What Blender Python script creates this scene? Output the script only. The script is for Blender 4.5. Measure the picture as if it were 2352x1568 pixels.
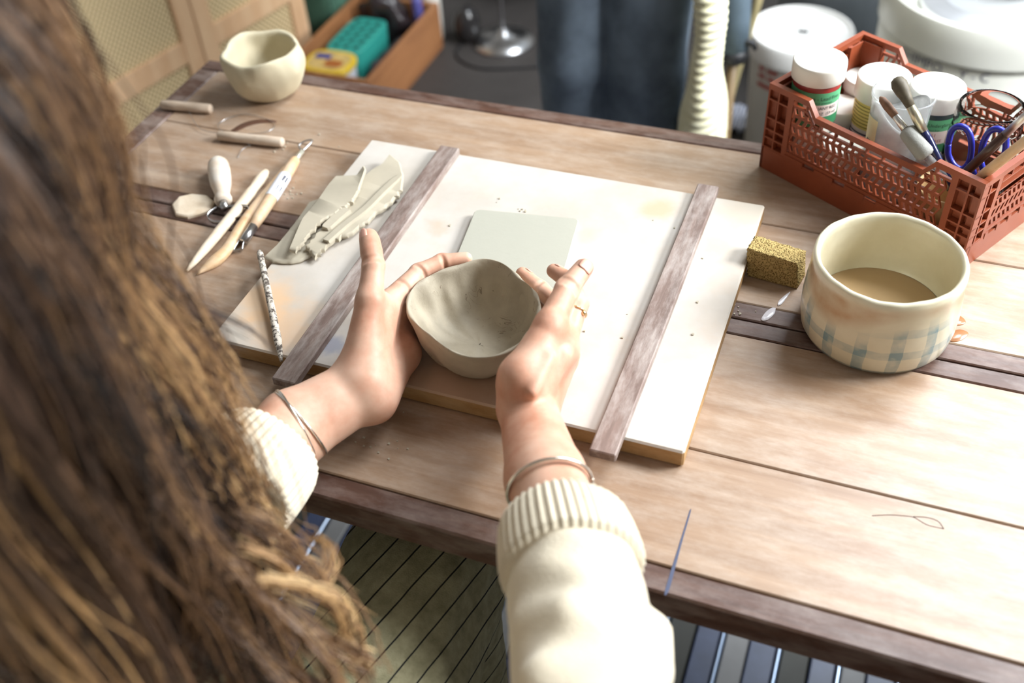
import bpy, bmesh, math, random
import numpy as np
from mathutils import Vector, Matrix

for o in list(bpy.data.objects):
    bpy.data.objects.remove(o, do_unlink=True)
SC = bpy.context.scene
COL = SC.collection
rng = random.Random(7)
nrg = np.random.default_rng(11)
PI = math.pi

# ------------------------------------------------------------------ camera
F_PX = 2375.18
CZ = 1.483                      # camera height above the floor; table top at 0.75
RWC = np.array([[0.93472347, -0.20656757, 0.28917447],
                [0.35064073, 0.66847388, -0.65589156],
                [-0.05781966, 0.71447359, 0.69726923]])
cam_d = bpy.data.cameras.new('camera')
cam = bpy.data.objects.new('camera', cam_d)
COL.objects.link(cam)
cam_d.sensor_width = 36.0
cam_d.lens = F_PX * 36.0 / 2352.0
cam_d.clip_start = 0.02
M = Matrix.Identity(4)
for i in range(3):
    for j in range(3):
        M[i][j] = RWC[i, j]
M[2][3] = CZ
cam.matrix_world = M
cam_d.dof.use_dof = True
cam_d.dof.focus_distance = 1.03
cam_d.dof.aperture_fstop = 3.3
SC.camera = cam

# ------------------------------------------------------------------ world, daylight, exposure
W = bpy.data.worlds.new('world'); SC.world = W
W.use_nodes = True
W.node_tree.nodes['Background'].inputs[0].default_value = (0.80, 0.90, 1.0, 1)
W.node_tree.nodes['Background'].inputs[1].default_value = 0.6

def area_light(name, loc, target, sx, sy, power, color):
    d = bpy.data.lights.new(name, 'AREA'); d.shape = 'RECTANGLE'; d.size = sx; d.size_y = sy
    d.energy = power; d.color = color
    o = bpy.data.objects.new(name, d); COL.objects.link(o)
    o.location = loc
    o.rotation_euler = (Vector(target) - Vector(loc)).to_track_quat('-Z', 'Y').to_euler()
    return o
area_light('daylight_window_right', (1.29, 1.40, 1.72), (0.0, 0.95, 0.85), 0.65, 0.7, 66, (0.945, 0.975, 1.0))
area_light('daylight_skylight', (0.62, 2.15, 2.62), (0.62, 2.15, 0.0), 0.95, 1.3, 66, (0.87, 0.935, 1.0))
vs = SC.view_settings
vs.view_transform = 'Standard'; vs.look = 'None'; vs.gamma = 1.0; vs.use_curve_mapping = False
vs.exposure = 0.42

# ------------------------------------------------------------------ helpers
def ray(x, y):
    d = np.array([x - 1176.0, -(y - 784.0), -F_PX]); d /= np.linalg.norm(d)
    return RWC @ d
def at(x, y, z):
    """point of the place at height z seen at photo pixel x, y"""
    d = ray(x, y); t = (z - CZ) / d[2]
    return np.array([0, 0, CZ]) + d * t
def A(*p): return np.array(p, float)
def unit(v):
    v = np.asarray(v, float); return v / (np.linalg.norm(v) + 1e-12)

def obj(name, V, F, mat=None, parent=None, smooth=True, world=True, auto=None):
    me = bpy.data.meshes.new(name)
    V = np.asarray(V, float)
    o = bpy.data.objects.new(name, me); COL.objects.link(o)
    if parent is not None:
        o.parent = parent
        if world:
            mi = np.array(parent_world(parent).inverted())
            V = V @ mi[:3, :3].T + mi[:3, 3]
    me.from_pydata([tuple(v) for v in V], [], [tuple(int(i) for i in f) for f in F])
    me.validate()
    for m in (mat if isinstance(mat, (list, tuple)) else [mat]):
        if m is not None: me.materials.append(m)
    bm = bmesh.new(); bm.from_mesh(me); bmesh.ops.recalc_face_normals(bm, faces=bm.faces)
    for f in bm.faces: f.smooth = smooth
    if auto is not None:
        for e in bm.edges:
            if len(e.link_faces) == 2 and e.calc_face_angle(0) > auto: e.smooth = False
    bm.to_mesh(me); bm.free()
    return o
def parent_world(p):
    m = p.matrix_basis.copy()
    q = p.parent
    while q is not None:
        m = q.matrix_basis @ m; q = q.parent
    return m
def thing(name, label, cat, loc=(0, 0, 0), rz=0, group=None):
    o = bpy.data.objects.new(name, None); COL.objects.link(o)
    o.empty_display_size = 0.05
    o.location = tuple(float(v) for v in loc); o.rotation_euler = (0, 0, rz)
    return tag(o, label, cat, group)
def tag(o, label=None, cat=None, group=None, kind=None):
    if label: o['label'] = label
    if cat: o['category'] = cat
    if group: o['group'] = group
    if kind: o['kind'] = kind
    return o
class MB:
    """collects shapes into one mesh"""
    def __init__(s): s.V = []; s.F = []; s.n = 0
    def add(s, V, F):
        V = np.asarray(V, float).reshape(-1, 3)
        s.V.append(V); s.F += [tuple(int(i) + s.n for i in f) for f in F]; s.n += len(V); return s
    def box(s, lo, hi, b=0.0): return s.add(*box_vf(lo, hi, b))
    def tube(s, *a, **k): return s.add(*tube_vf(*a, **k))
    def obj(s, name, mat, parent=None, **k):
        return obj(name, np.concatenate(s.V), s.F, mat, parent, **k)
def box_vf(lo, hi, b=0.0):
    lo = np.array(lo, float); hi = np.array(hi, float)
    lo, hi = np.minimum(lo, hi), np.maximum(lo, hi)
    if b <= 0:
        V = [(x, y, z) for x in (lo[0], hi[0]) for y in (lo[1], hi[1]) for z in (lo[2], hi[2])]
        F = [(0, 1, 3, 2), (4, 6, 7, 5), (0, 4, 5, 1), (2, 3, 7, 6), (0, 2, 6, 4), (1, 5, 7, 3)]
        return V, F
    b = min(b, 0.45 * float((hi - lo).min()))
    V = []; idx = {}
    for sx in (0, 1):
        for sy in (0, 1):
            for sz in (0, 1):
                c = [(lo, hi)[s][k] for k, s in enumerate((sx, sy, sz))]
                sg = [1 if s == 0 else -1 for s in (sx, sy, sz)]
                for ax in range(3):
                    p = list(c)
                    for k in range(3):
                        if k != ax: p[k] += sg[k] * b
                    idx[(sx, sy, sz, ax)] = len(V); V.append(p)
    F = []
    for ax in range(3):
        o1, o2 = [k for k in range(3) if k != ax]
        for s in (0, 1):
            q = []
            for (a, c) in ((0, 0), (0, 1), (1, 1), (1, 0)):
                k = [0, 0, 0]; k[ax] = s; k[o1] = a; k[o2] = c
                q.append(idx[(*k, ax)])
            F.append(q)
    for ax in range(3):
        o1, o2 = [k for k in range(3) if k != ax]
        for a in (0, 1):
            for c in (0, 1):
                k0 = [0, 0, 0]; k0[o1] = a; k0[o2] = c; k1 = list(k0); k1[ax] = 1
                F.append([idx[(*k0, o1)], idx[(*k1, o1)], idx[(*k1, o2)], idx[(*k0, o2)]])
    for sx in (0, 1):
        for sy in (0, 1):
            for sz in (0, 1): F.append([idx[(sx, sy, sz, k)] for k in range(3)])
    return V, F
def frames(P):
    P = np.asarray(P, float); n = len(P)
    T = np.zeros_like(P); T[1:-1] = P[2:] - P[:-2]; T[0] = P[1] - P[0]; T[-1] = P[-1] - P[-2]
    T /= np.linalg.norm(T, axis=1)[:, None] + 1e-12
    a = A(0, 0, 1) if abs(T[0][2]) < 0.9 else A(1, 0, 0)
    N = np.zeros_like(P); N[0] = unit(np.cross(T[0], a))
    for i in range(1, n):
        v = N[i - 1] - T[i] * (N[i - 1] @ T[i]); N[i] = unit(v)
    return T, N, np.cross(T, N)
def tube_vf(P, r, n=8, caps=True, squash=None, phase=0.0):
    """tube along P with radius r (number or one per point)"""
    P = np.asarray(P, float); m = len(P)
    r = np.broadcast_to(np.asarray(r, float), (m,))
    T, N, B = frames(P)
    a = np.arange(n) * 2 * PI / n + phase
    ca, sa = np.cos(a), np.sin(a)
    if squash: sa = sa * squash
    V = P[:, None, :] + r[:, None, None] * (ca[None, :, None] * N[:, None, :] + sa[None, :, None] * B[:, None, :])
    V = V.reshape(-1, 3)
    F = [(i * n + j, i * n + (j + 1) % n, (i + 1) * n + (j + 1) % n, (i + 1) * n + j) for i in range(m - 1) for j in range(n)]
    if caps:
        F.append(tuple(range(n))[::-1]); F.append(tuple((m - 1) * n + j for j in range(n)))
    return V, F
def lathe_vf(prof, n=48, c=(0, 0, 0), fn=None, caps=True):
    """profile [(r, z)...] spun about z; fn(theta, r, z) may move points"""
    V = []; F = []
    m = len(prof)
    for (r, z) in prof:
        for j in range(n):
            t = 2 * PI * j / n
            rr, zz = (r, z) if fn is None else fn(t, r, z)
            V.append((c[0] + rr * math.cos(t), c[1] + rr * math.sin(t), c[2] + zz))
    for i in range(m - 1):
        for j in range(n): F.append((i * n + j, i * n + (j + 1) % n, (i + 1) * n + (j + 1) % n, (i + 1) * n + j))
    if caps and prof[0][0] > 1e-6: F.append(tuple(range(n))[::-1])
    if caps and prof[-1][0] > 1e-6: F.append(tuple((m - 1) * n + j for j in range(n)))
    return V, F
def spline(P, n):
    """Catmull-Rom through P, n samples"""
    P = np.asarray(P, float); m = len(P)
    Q = np.vstack([2 * P[0] - P[1], P, 2 * P[-1] - P[-2]])
    t = np.linspace(0, m - 1 - 1e-9, n); i = t.astype(int); u = (t - i)[:, None]
    p0, p1, p2, p3 = Q[i], Q[i + 1], Q[i + 2], Q[i + 3]
    return 0.5 * ((2 * p1) + (-p0 + p2) * u + (2 * p0 - 5 * p1 + 4 * p2 - p3) * u ** 2 + (-p0 + 3 * p1 - 3 * p2 + p3) * u ** 3)
def prism_vf(poly, z0, z1, bev=0.0):
    """flat outline extruded in z, top edge eased inward; z may be per-point"""
    P = np.asarray(poly, float)[:, :2]; n = len(P)
    z0 = np.broadcast_to(np.asarray(z0, float), (n,)); z1 = np.broadcast_to(np.asarray(z1, float), (n,))
    c = P.mean(0)
    d = P - c; L = np.linalg.norm(d, axis=1)[:, None]; inn = P - d / L * bev
    V = [(*p, z) for p, z in zip(P, z0)] + [(*p, z - bev) for p, z in zip(P, z1)]
    rings = 2
    if bev > 0:
        V += [(*p, z) for p, z in zip(inn, z1)]; rings = 3
    F = [(k * n + i, k * n + (i + 1) % n, (k + 1) * n + (i + 1) % n, (k + 1) * n + i) for k in range(rings - 1) for i in range(n)]
    F.append(tuple(range(n))[::-1]); F.append(tuple((rings - 1) * n + i for i in range(n)))
    return V, F
def text_vf(s, size, depth=0.0):
    cu = bpy.data.curves.new('t', 'FONT'); cu.body = s; cu.size = size; cu.align_x = 'CENTER'; cu.align_y = 'CENTER'
    cu.resolution_u = 2
    o = bpy.data.objects.new('t', cu); COL.objects.link(o)
    dg = bpy.context.evaluated_depsgraph_get(); dg.update()
    me = o.evaluated_get(dg).to_mesh()
    V = np.array([tuple(v.co) for v in me.vertices]).reshape(-1, 3); F = [tuple(p.vertices) for p in me.polygons]
    o.evaluated_get(dg).to_mesh_clear()
    bpy.data.objects.remove(o); bpy.data.curves.remove(cu)
    return V, F
def wrap_text(s, size, r, z, th, c, stretch=1.0):
    """lettering bent round an upright cylinder of radius r about c, centred on angle th"""
    V, F = text_vf(s, size)
    t = th + V[:, 0] * stretch / r
    return np.c_[c[0] + r * np.cos(t), c[1] + r * np.sin(t), c[2] + z + V[:, 1]], F
def patch_cyl(r, z0, z1, t0, t1, c, n=16, r1=None):
    r1 = r if r1 is None else r1
    V = []; F = []
    for i in range(n + 1):
        t = t0 + (t1 - t0) * i / n
        V += [(c[0] + r * math.cos(t), c[1] + r * math.sin(t), c[2] + z0), (c[0] + r1 * math.cos(t), c[1] + r1 * math.sin(t), c[2] + z1)]
    F = [(2 * i, 2 * i + 2, 2 * i + 3, 2 * i + 1) for i in range(n)]
    return V, F

# ---- implicit surfaces (for bodies, hands and soft clothing)
class SDF:
    def __init__(s, lo, hi, h):
        s.lo = np.array(lo, float); s.h = h
        s.n = np.ceil((np.array(hi, float) - s.lo) / h).astype(int) + 1
        s.D = np.full(s.n, 1.0, np.float32)
    def _sub(s, a, b, pad):
        lo = np.minimum(a, b) - pad; hi = np.maximum(a, b) + pad
        i0 = np.clip(np.floor((lo - s.lo) / s.h).astype(int), 0, s.n); i1 = np.clip(np.ceil((hi - s.lo) / s.h).astype(int) + 1, 0, s.n)
        sl = tuple(slice(p, q) for p, q in zip(i0, i1))
        X = [(s.lo[k] + s.h * np.arange(i0[k], i1[k])).astype(np.float32).reshape([-1 if j == k else 1 for j in range(3)]) for k in range(3)]
        return sl, X, bool((i1 <= i0).any())
    def cone(s, a, b, ra, rb, k=0.006, flat=None, fs=1.0, sub=False):
        """tapering limb from a to b; flat: axis along which it is fs times as thick"""
        a = np.array(a, float); b = np.array(b, float)
        R = max(ra, rb) * max(fs, 1.0) + k + 3 * s.h + 0.004
        sl, X, empty = s._sub(a, b, R)
        if empty: return s
        ab = b - a; L2 = float(ab @ ab) + 1e-12
        t = np.clip(sum((X[i] - a[i]) * ab[i] for i in range(3)) / L2, 0, 1)
        d = [X[i] - a[i] - t * ab[i] for i in range(3)]
        q = d[0] ** 2 + d[1] ** 2 + d[2] ** 2
        if flat is not None:
            f = unit(flat); c = d[0] * f[0] + d[1] * f[1] + d[2] * f[2]
            q = q - c * c + (c / fs) ** 2
        v = (np.sqrt(np.maximum(q, 0)) - (ra + (rb - ra) * t)).astype(np.float32)
        D = s.D[sl]
        if sub:
            v = -v; hh = np.clip(0.5 + 0.5 * (v - D) / k, 0, 1); s.D[sl] = D * (1 - hh) + v * hh + k * hh * (1 - hh)
        else:
            hh = np.clip(0.5 + 0.5 * (D - v) / k, 0, 1); s.D[sl] = D * (1 - hh) + v * hh - k * hh * (1 - hh)
        return s
    def chain(s, P, R, k=0.006, **kw):
        for i in range(len(P) - 1): s.cone(P[i], P[i + 1], R[i], R[i + 1], k, **kw)
        return s
    def mesh(s):
        D = s.D; n = D.shape; neg = D < 0
        c = neg[:-1, :-1, :-1].astype(np.int8)
        cnt = sum(neg[i:n[0] - 1 + i, j:n[1] - 1 + j, k:n[2] - 1 + k].astype(np.int8) for i in (0, 1) for j in (0, 1) for k in (0, 1))
        act = (cnt > 0) & (cnt < 8)
        idx = np.full(act.shape, -1, np.int64); cells = np.argwhere(act); idx[act] = np.arange(len(cells))
        acc = np.zeros((len(cells), 3)); w = np.zeros(len(cells))
        for ax in range(3):
            o = [k for k in range(3) if k != ax]
            for a in (0, 1):
                for b in (0, 1):
                    p = cells.copy(); p[:, o[0]] += a; p[:, o[1]] += b
                    q = p.copy(); q[:, ax] += 1
                    d0 = D[tuple(p.T)].astype(float); d1 = D[tuple(q.T)].astype(float)
                    m = (d0 < 0) != (d1 < 0)
                    t = np.where(m, d0 / np.where(m, d0 - d1, 1), 0)
                    pt = p.astype(float); pt[:, ax] += t
                    acc[m] += pt[m]; w[m] += 1
        V = acc / w[:, None] * s.h + s.lo
        F = []
        for ax in range(3):
            o = [k for k in range(3) if k != ax]
            s0 = [slice(None)] * 3; s1 = [slice(None)] * 3; s0[ax] = slice(0, -1); s1[ax] = slice(1, None)
            e = np.argwhere(neg[tuple(s0)] != neg[tuple(s1)])
            e = e[(e[:, o[0]] > 0) & (e[:, o[1]] > 0) & (e[:, o[0]] < n[o[0]] - 1) & (e[:, o[1]] < n[o[1]] - 1)]
            def ci(da, db):
                g = e.copy(); g[:, o[0]] -= da; g[:, o[1]] -= db
                return idx[tuple(g.T)]
            q = np.stack([ci(1, 1), ci(0, 1), ci(0, 0), ci(1, 0)], 1)
            F.append(q[(q >= 0).all(1)])
        return V, np.concatenate(F)
def smooth_vf(V, F, it=2, lam=0.5):
    F = np.asarray(F); E = np.concatenate([F[:, [0, 1]], F[:, [1, 2]], F[:, [2, 3]], F[:, [3, 0]]])
    E = np.concatenate([E, E[:, ::-1]]); cnt = np.bincount(E[:, 0], minlength=len(V))[:, None]
    for _ in range(it):
        S = np.stack([np.bincount(E[:, 0], V[E[:, 1], k], len(V)) for k in range(3)], 1)
        V = V + lam * (S / np.maximum(cnt, 1) - V)
    return V
def vnoise(P, f, seed=0):
    """smooth pseudo-noise from summed sines, about -1..1"""
    r = np.random.default_rng(seed); s = 0
    for i in range(6):
        d = unit(r.normal(size=3)); s = s + np.sin((P @ d) * f * (0.7 + 0.6 * r.random()) * 2 * PI + r.random() * 6.3)
    return s / 3.0

# ------------------------------------------------------------------ materials
MATS = {}
class NT:
    def __init__(s, name):
        s.m = bpy.data.materials.new(name); s.m.use_nodes = True
        s.t = s.m.node_tree; s.N = s.t.nodes; s.b = s.N['Principled BSDF']; s.co = None
    def new(s, typ, **kw):
        n = s.N.new(typ)
        for k, v in kw.items(): setattr(n, k, v)
        return n
    def link(s, a, b): s.t.links.new(a, b)
    def coord(s, scale=(1, 1, 1), kind='Object', rot=(0, 0, 0)):
        tc = s.new('ShaderNodeTexCoord'); mp = s.new('ShaderNodeMapping')
        mp.inputs['Scale'].default_value = scale; mp.inputs['Rotation'].default_value = rot
        s.link(tc.outputs[kind], mp.inputs['Vector']); return mp.outputs['Vector']
    def noise(s, vec, scale, detail=3, rough=0.55, dist=0.0):
        n = s.new('ShaderNodeTexNoise'); n.inputs['Scale'].default_value = scale; n.inputs['Detail'].default_value = detail
        n.inputs['Roughness'].default_value = rough; n.inputs['Distortion'].default_value = dist
        s.link(vec, n.inputs['Vector']); return n.outputs['Fac']
    def ramp(s, fac, stops):
        r = s.new('ShaderNodeValToRGB'); e = r.color_ramp.elements
        while len(e) < len(stops): e.new(0.5)
        for k, (p, c) in enumerate(stops):
            e[k].position = p; e[k].color = (*c, 1) if len(c) == 3 else c
        s.link(fac, r.inputs['Fac']); return r.outputs['Color']
    def mix(s, fac, a, b, mode='MIX'):
        n = s.new('ShaderNodeMix'); n.data_type = 'RGBA'; n.blend_type = mode
        for sock, v in ((n.inputs[0], fac), (n.inputs[6], a), (n.inputs[7], b)):
            if isinstance(v, (int, float)): sock.default_value = v
            elif isinstance(v, tuple): sock.default_value = (*v, 1) if len(v) == 3 else v
            else: s.link(v, sock)
        return n.outputs[2]
    def math(s, op, a, b=None, c=None):
        n = s.new('ShaderNodeMath'); n.operation = op
        for k, v in enumerate((a, b, c)):
            if v is None: continue
            if isinstance(v, (int, float)): n.inputs[k].default_value = v
            else: s.link(v, n.inputs[k])
        return n.outputs[0]
    def set(s, **kw):
        for k, v in kw.items():
            sock = s.b.inputs[k.replace('_', ' ')]
            if isinstance(v, (int, float)): sock.default_value = v
            elif isinstance(v, tuple): sock.default_value = (*v, 1) if len(v) == 3 else v
            else: s.link(v, sock)
        return s
    def bump(s, h, strength=0.3, dist=0.001):
        n = s.new('ShaderNodeBump'); n.inputs['Strength'].default_value = strength; n.inputs['Distance'].default_value = dist
        s.link(h, n.inputs['Height']); s.link(n.outputs['Normal'], s.b.inputs['Normal']); return s
def lin(r, g, b):
    f = lambda c: (c / 255 / 12.92) if c / 255 <= 0.04045 else ((c / 255 + 0.055) / 1.055) ** 2.4
    return (f(r), f(g), f(b))
def simple(name, col, rough=0.5, metal=0.0, var=0.12, nscale=30, bump=0.0, bscale=200, coat=0.0, spec=0.5):
    n = NT(name); v = n.coord()
    f = n.noise(v, nscale, 4)
    c = n.ramp(f, [(0.25, tuple(x * (1 - var) for x in col)), (0.75, tuple(min(1, x * (1 + var)) for x in col))])
    n.set(Base_Color=c, Roughness=rough, Metallic=metal, Coat_Weight=coat, Specular_IOR_Level=spec)
    if bump: n.bump(n.noise(v, bscale, 3), bump, 0.0015)
    return n.m
def wood(name, c_dark, c_light, scale=1.0, along=(1, 14, 14), rough=0.45, dust=None, dustamt=0.0, dco=(3, 8, 8), var2=0.35, contrast=(0.3, 0.7)):
    n = NT(name); v = n.coord(tuple(a * scale for a in along))
    g = n.noise(v, 3.0, 6, 0.62, 0.6)
    fine = n.noise(n.coord(tuple(a * scale * k for a, k in zip(along, (1.4, 9, 9)))), 6.0, 4, 0.7)
    big = n.noise(n.coord(tuple(a * s_ for a, s_ in zip(along, (0.8, 0.25, 0.25)))), 1.8, 3)
    c = n.ramp(g, [(contrast[0], c_dark), (contrast[1], c_light)])
    c = n.mix(n.math('MULTIPLY', fine, 0.5), c, tuple(x * 0.72 for x in c_dark))
    c = n.mix(n.math('MULTIPLY', big, var2), c, tuple(min(1, x * 1.15) for x in c_light))
    r = rough
    if dust:
        dv = n.noise(n.coord(dco), 5.0, 8, 0.72)
        m = n.ramp(dv, [(0.42, (0, 0, 0)), (0.72, (dustamt,) * 3)])
        c = n.mix(m, c, dust)
    n.set(Base_Color=c, Roughness=r, Specular_IOR_Level=0.5)
    n.bump(fine, 0.15, 0.0006)
    return n.m
def spot(n, x, y, r, soft=0.5, warp=0.0, sx=1.0):
    """soft round mask at object-space x, y"""
    tc = n.new('ShaderNodeTexCoord'); mp = n.new('ShaderNodeMapping'); mp.vector_type = 'POINT'
    mp.inputs['Location'].default_value = (-x * sx, -y, 0); mp.inputs['Scale'].default_value = (sx, 1, 0)
    n.link(tc.outputs['Object'], mp.inputs['Vector'])
    ln = n.new('ShaderNodeVectorMath'); ln.operation = 'LENGTH'; n.link(mp.outputs['Vector'], ln.inputs[0])
    d = ln.outputs['Value']
    if warp: d = n.math('ADD', d, n.math('MULTIPLY', n.math('SUBTRACT', n.noise(n.coord(), 40, 4), 0.5), warp))
    mr = n.new('ShaderNodeMapRange'); mr.inputs[1].default_value = r * (1 - soft); mr.inputs[2].default_value = r
    mr.inputs[3].default_value = 1; mr.inputs[4].default_value = 0; mr.interpolation_type = 'SMOOTHSTEP'
    n.link(d, mr.inputs[0]); return mr.outputs[0]

WOOD_P = wood('table_plank_wood', lin(124, 94, 70), lin(180, 152, 126), 1.0, (0.7, 16, 16), 0.36, lin(206, 194, 180), 0.40)
WOOD_D = wood('table_dark_wood', lin(58, 36, 28), lin(100, 70, 56), 1.0, (2.2, 40, 40), 0.42, lin(190, 176, 168), 0.30)
WOOD_B = wood('batten_wood', lin(92, 72, 64), lin(142, 120, 110), 1.0, (40, 2.2, 40), 0.6, lin(222, 214, 206), 0.5, (14, 3, 10))
PINE = wood('pine_wood', lin(176, 128, 84), lin(214, 172, 124), 1.0, (12, 1.2, 12), 0.5)
PINE_D = wood('box_pine', lin(120, 74, 44), lin(176, 122, 78), 1.0, (12, 1.2, 12), 0.55)
TOOLW = wood('tool_wood', lin(196, 152, 106), lin(226, 192, 150), 1.0, (20, 20, 3), 0.5, lin(226, 212, 196), 0.5)
TOOLP = wood('pale_tool_wood', lin(214, 190, 160), lin(236, 222, 200), 1.0, (20, 20, 3), 0.6)
BLACK = simple('black_steel', (0.012, 0.012, 0.014), 0.5, 0.2)
STEEL = simple('brushed_steel', (0.55, 0.55, 0.56), 0.28, 1.0, 0.08)
SILVER = simple('polished_silver', (0.80, 0.77, 0.72), 0.14, 1.0, 0.03)
GOLD = simple('pale_gold', (0.83, 0.62, 0.33), 0.18, 1.0, 0.03)
WHITEP = simple('white_plastic', (0.84, 0.83, 0.80), 0.38, 0, 0.03)
WALLM = simple('warm_grey_wall', (0.46, 0.44, 0.41), 0.85, 0, 0.04, 4)

# ------------------------------------------------------------------ the room
def floor_mat():
    n = NT('dark_concrete_floor'); v = n.coord()
    f = n.noise(v, 3, 8, 0.65); g = n.noise(v, 40, 4)
    c = n.ramp(f, [(0.3, lin(44, 40, 38)), (0.7, lin(66, 62, 60))])
    c = n.mix(n.math('MULTIPLY', g, 0.3), c, lin(80, 76, 74))
    n.set(Base_Color=c, Roughness=0.6); n.bump(g, 0.1, 0.001); return n.m
FX0, FX1, FY0, FY1, FZ = -2.3, 1.35, -1.3, 4.0, 2.6
def struct(name, mb, mat, **k):
    o = mb.obj(name, mat, smooth=False, **k); tag(o, kind='structure'); return o
tag(struct('floor', MB().box((FX0 - .1, FY0 - .1, -.06), (FX1 + .1, FY1 + .1, 0)), floor_mat()), 'dark grey concrete studio floor', None)
SKX0, SKX1, SKY0, SKY1 = .12, 1.12, 1.45, 2.85
cl = MB()
cl.box((FX0 - .1, FY0 - .1, FZ), (FX1 + .1, SKY0, FZ + .08)); cl.box((FX0 - .1, SKY1, FZ), (FX1 + .1, FY1 + .1, FZ + .08)); cl.box((FX0 - .1, SKY0, FZ), (SKX0, SKY1, FZ + .08)); cl.box((SKX1, SKY0, FZ), (FX1 + .1, SKY1, FZ + .08))
struct('ceiling', cl, WALLM)
fr = MB()
for (a0, a1, b0, b1) in ((SKX0, SKX0 + .03, SKY0, SKY1), (SKX1 - .03, SKX1, SKY0, SKY1), (SKX0 + .03, SKX1 - .03, SKY0, SKY0 + .03), (SKX0 + .03, SKX1 - .03, SKY1 - .03, SKY1)): fr.box((a0, b0, FZ + .005), (a1, b1, FZ + .11), .003)
struct('window_3', fr, simple('skylight_frame', (.8, .8, .78), .5))
struct('wall_left', MB().box((FX0 - .1, FY0, 0), (FX0, FY1, FZ)), WALLM)
struct('wall_front', MB().box((FX0, FY0 - .1, 0), (FX1, FY0, FZ)), WALLM)
def wall_with_window(name, axis, pos, a0, a1, w0, w1, z0, z1):
    mb = MB()
    def bx(p0, p1, q0, q1):
        if axis == 'x': mb.box((pos, p0, q0), (pos + .1, p1, q1))
        else: mb.box((p0, pos, q0), (p1, pos + .1, q1))
    bx(a0, a1, 0, z0); bx(a0, a1, z1, FZ); bx(a0, w0, z0, z1); bx(w1, a1, z0, z1)
    return struct(name, mb, WALLM)
def window(name, axis, pos, w0, w1, z0, z1):
    glass = NT('window_glass'); glass.set(Base_Color=(0.95, 0.97, 0.98), Roughness=0.02, Transmission_Weight=1.0, IOR=1.1)
    fr = MB(); mid = (w0 + w1) / 2; t = 0.05
    def bx(mb, p0, p1, q0, q1, d0=0.03, d1=0.08):
        if axis == 'x': mb.box((pos + d0, p0, q0), (pos + d1, p1, q1), .004)
        else: mb.box((p0, pos + d0, q0), (p1, pos + d1, q1), .004)
    for p in ((w0, w0 + t), (mid - t / 2, mid + t / 2), (w1 - t, w1)): bx(fr, *p, z0, z1)
    for q in ((z0, z0 + t), (z1 - t, z1)): bx(fr, w0, w1, *q, .031, .079)
    e = struct(name, fr, WHITEP)
    for (p0, p1) in ((w0 + t, mid - t / 2), (mid + t / 2, w1 - t)):
        mb = MB(); bx(mb, p0, p1, z0 + t, z1 - t, .052, .058); mb.obj('pane', glass.m, e, smooth=False)
wall_with_window('wall_right', 'x', FX1, FY0, FY1, 0.7, 2.1, 1.1, 2.35)
window('window_1', 'x', FX1, 0.7, 2.1, 1.1, 2.35)
wall_with_window('wall_back', 'y', FY1, FX0, FX1, -0.4, 1.2, 1.15, 2.45)
window('window_2', 'y', FY1, -0.4, 1.2, 1.15, 2.45)

# ------------------------------------------------------------------ work table
TX0, TX1, TT = -0.935, 0.86, 0.75
table = thing('work_table', 'long wooden work table with dark edging and two dark inlaid strips', 'table', (0, 0.78, 0))
def board_part(name, lo, hi, mat, b=.0012): return MB().box(lo, hi, b).obj(name, mat, table, smooth=False)
for (y0, y1) in ((.4800, .6070), (.6082, .7655), (.8150, .9506), (.9518, 1.0845)):
    board_part('plank', (TX0 + .032, y0, TT - .028), (TX1 - .032, y1, TT), WOOD_P)
board_part('inlay_strip', (TX0 + .032, .7665, TT - .028), (TX1 - .032, .7883, TT + .0002), WOOD_D)
board_part('inlay_strip', (TX0 + .032, .7907, TT - .028), (TX1 - .032, .8140, TT + .0002), WOOD_D)
board_part('edge_rail', (TX0, .4535, TT - .034), (TX1, .4788, TT), WOOD_D, .002)
board_part('edge_rail', (TX0, 1.0855, TT - .034), (TX1, 1.1105, TT), WOOD_D, .002)
WOOD_DY = wood('table_dark_wood_cross', lin(66, 42, 32), lin(112, 80, 64), 1.0, (40, 2.2, 40), 0.5, lin(196, 182, 172), 0.5)
board_part('end_rail', (TX0, .4798, TT - .034), (TX0 + .0312, 1.0845, TT), WOOD_DY, .002)
board_part('end_rail', (TX1 - .0312, .4798, TT - .034), (TX1, 1.0845, TT), WOOD_DY, .002)
board_part('under_panel', (TX0 + .01, .47, TT - .040), (TX1 - .01, 1.095, TT - .0285), WOOD_D, 0)
for X in (TX0 + .18, .34):
    mb = MB()
    for s in (-1, 1):
        mb.tube([A(X, .782 + s * .06, TT - .04), A(X, .782 + s * .30, .0)], .026, 4, phase=PI / 4)
        mb.tube([A(X - .14, .782 + s * .30, .022), A(X + .10, .782 + s * .30, .022)], .03, 4, phase=PI / 4)
    mb.tube([A(X, .782 - .19, .33), A(X, .782 + .19, .33)], .016, 4, phase=PI / 4)
    mb.box((X - .04, .60, TT - .058), (X + .04, .96, TT - .0405), .002)
    mb.obj('trestle_leg', BLACK, table, smooth=False)

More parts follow.
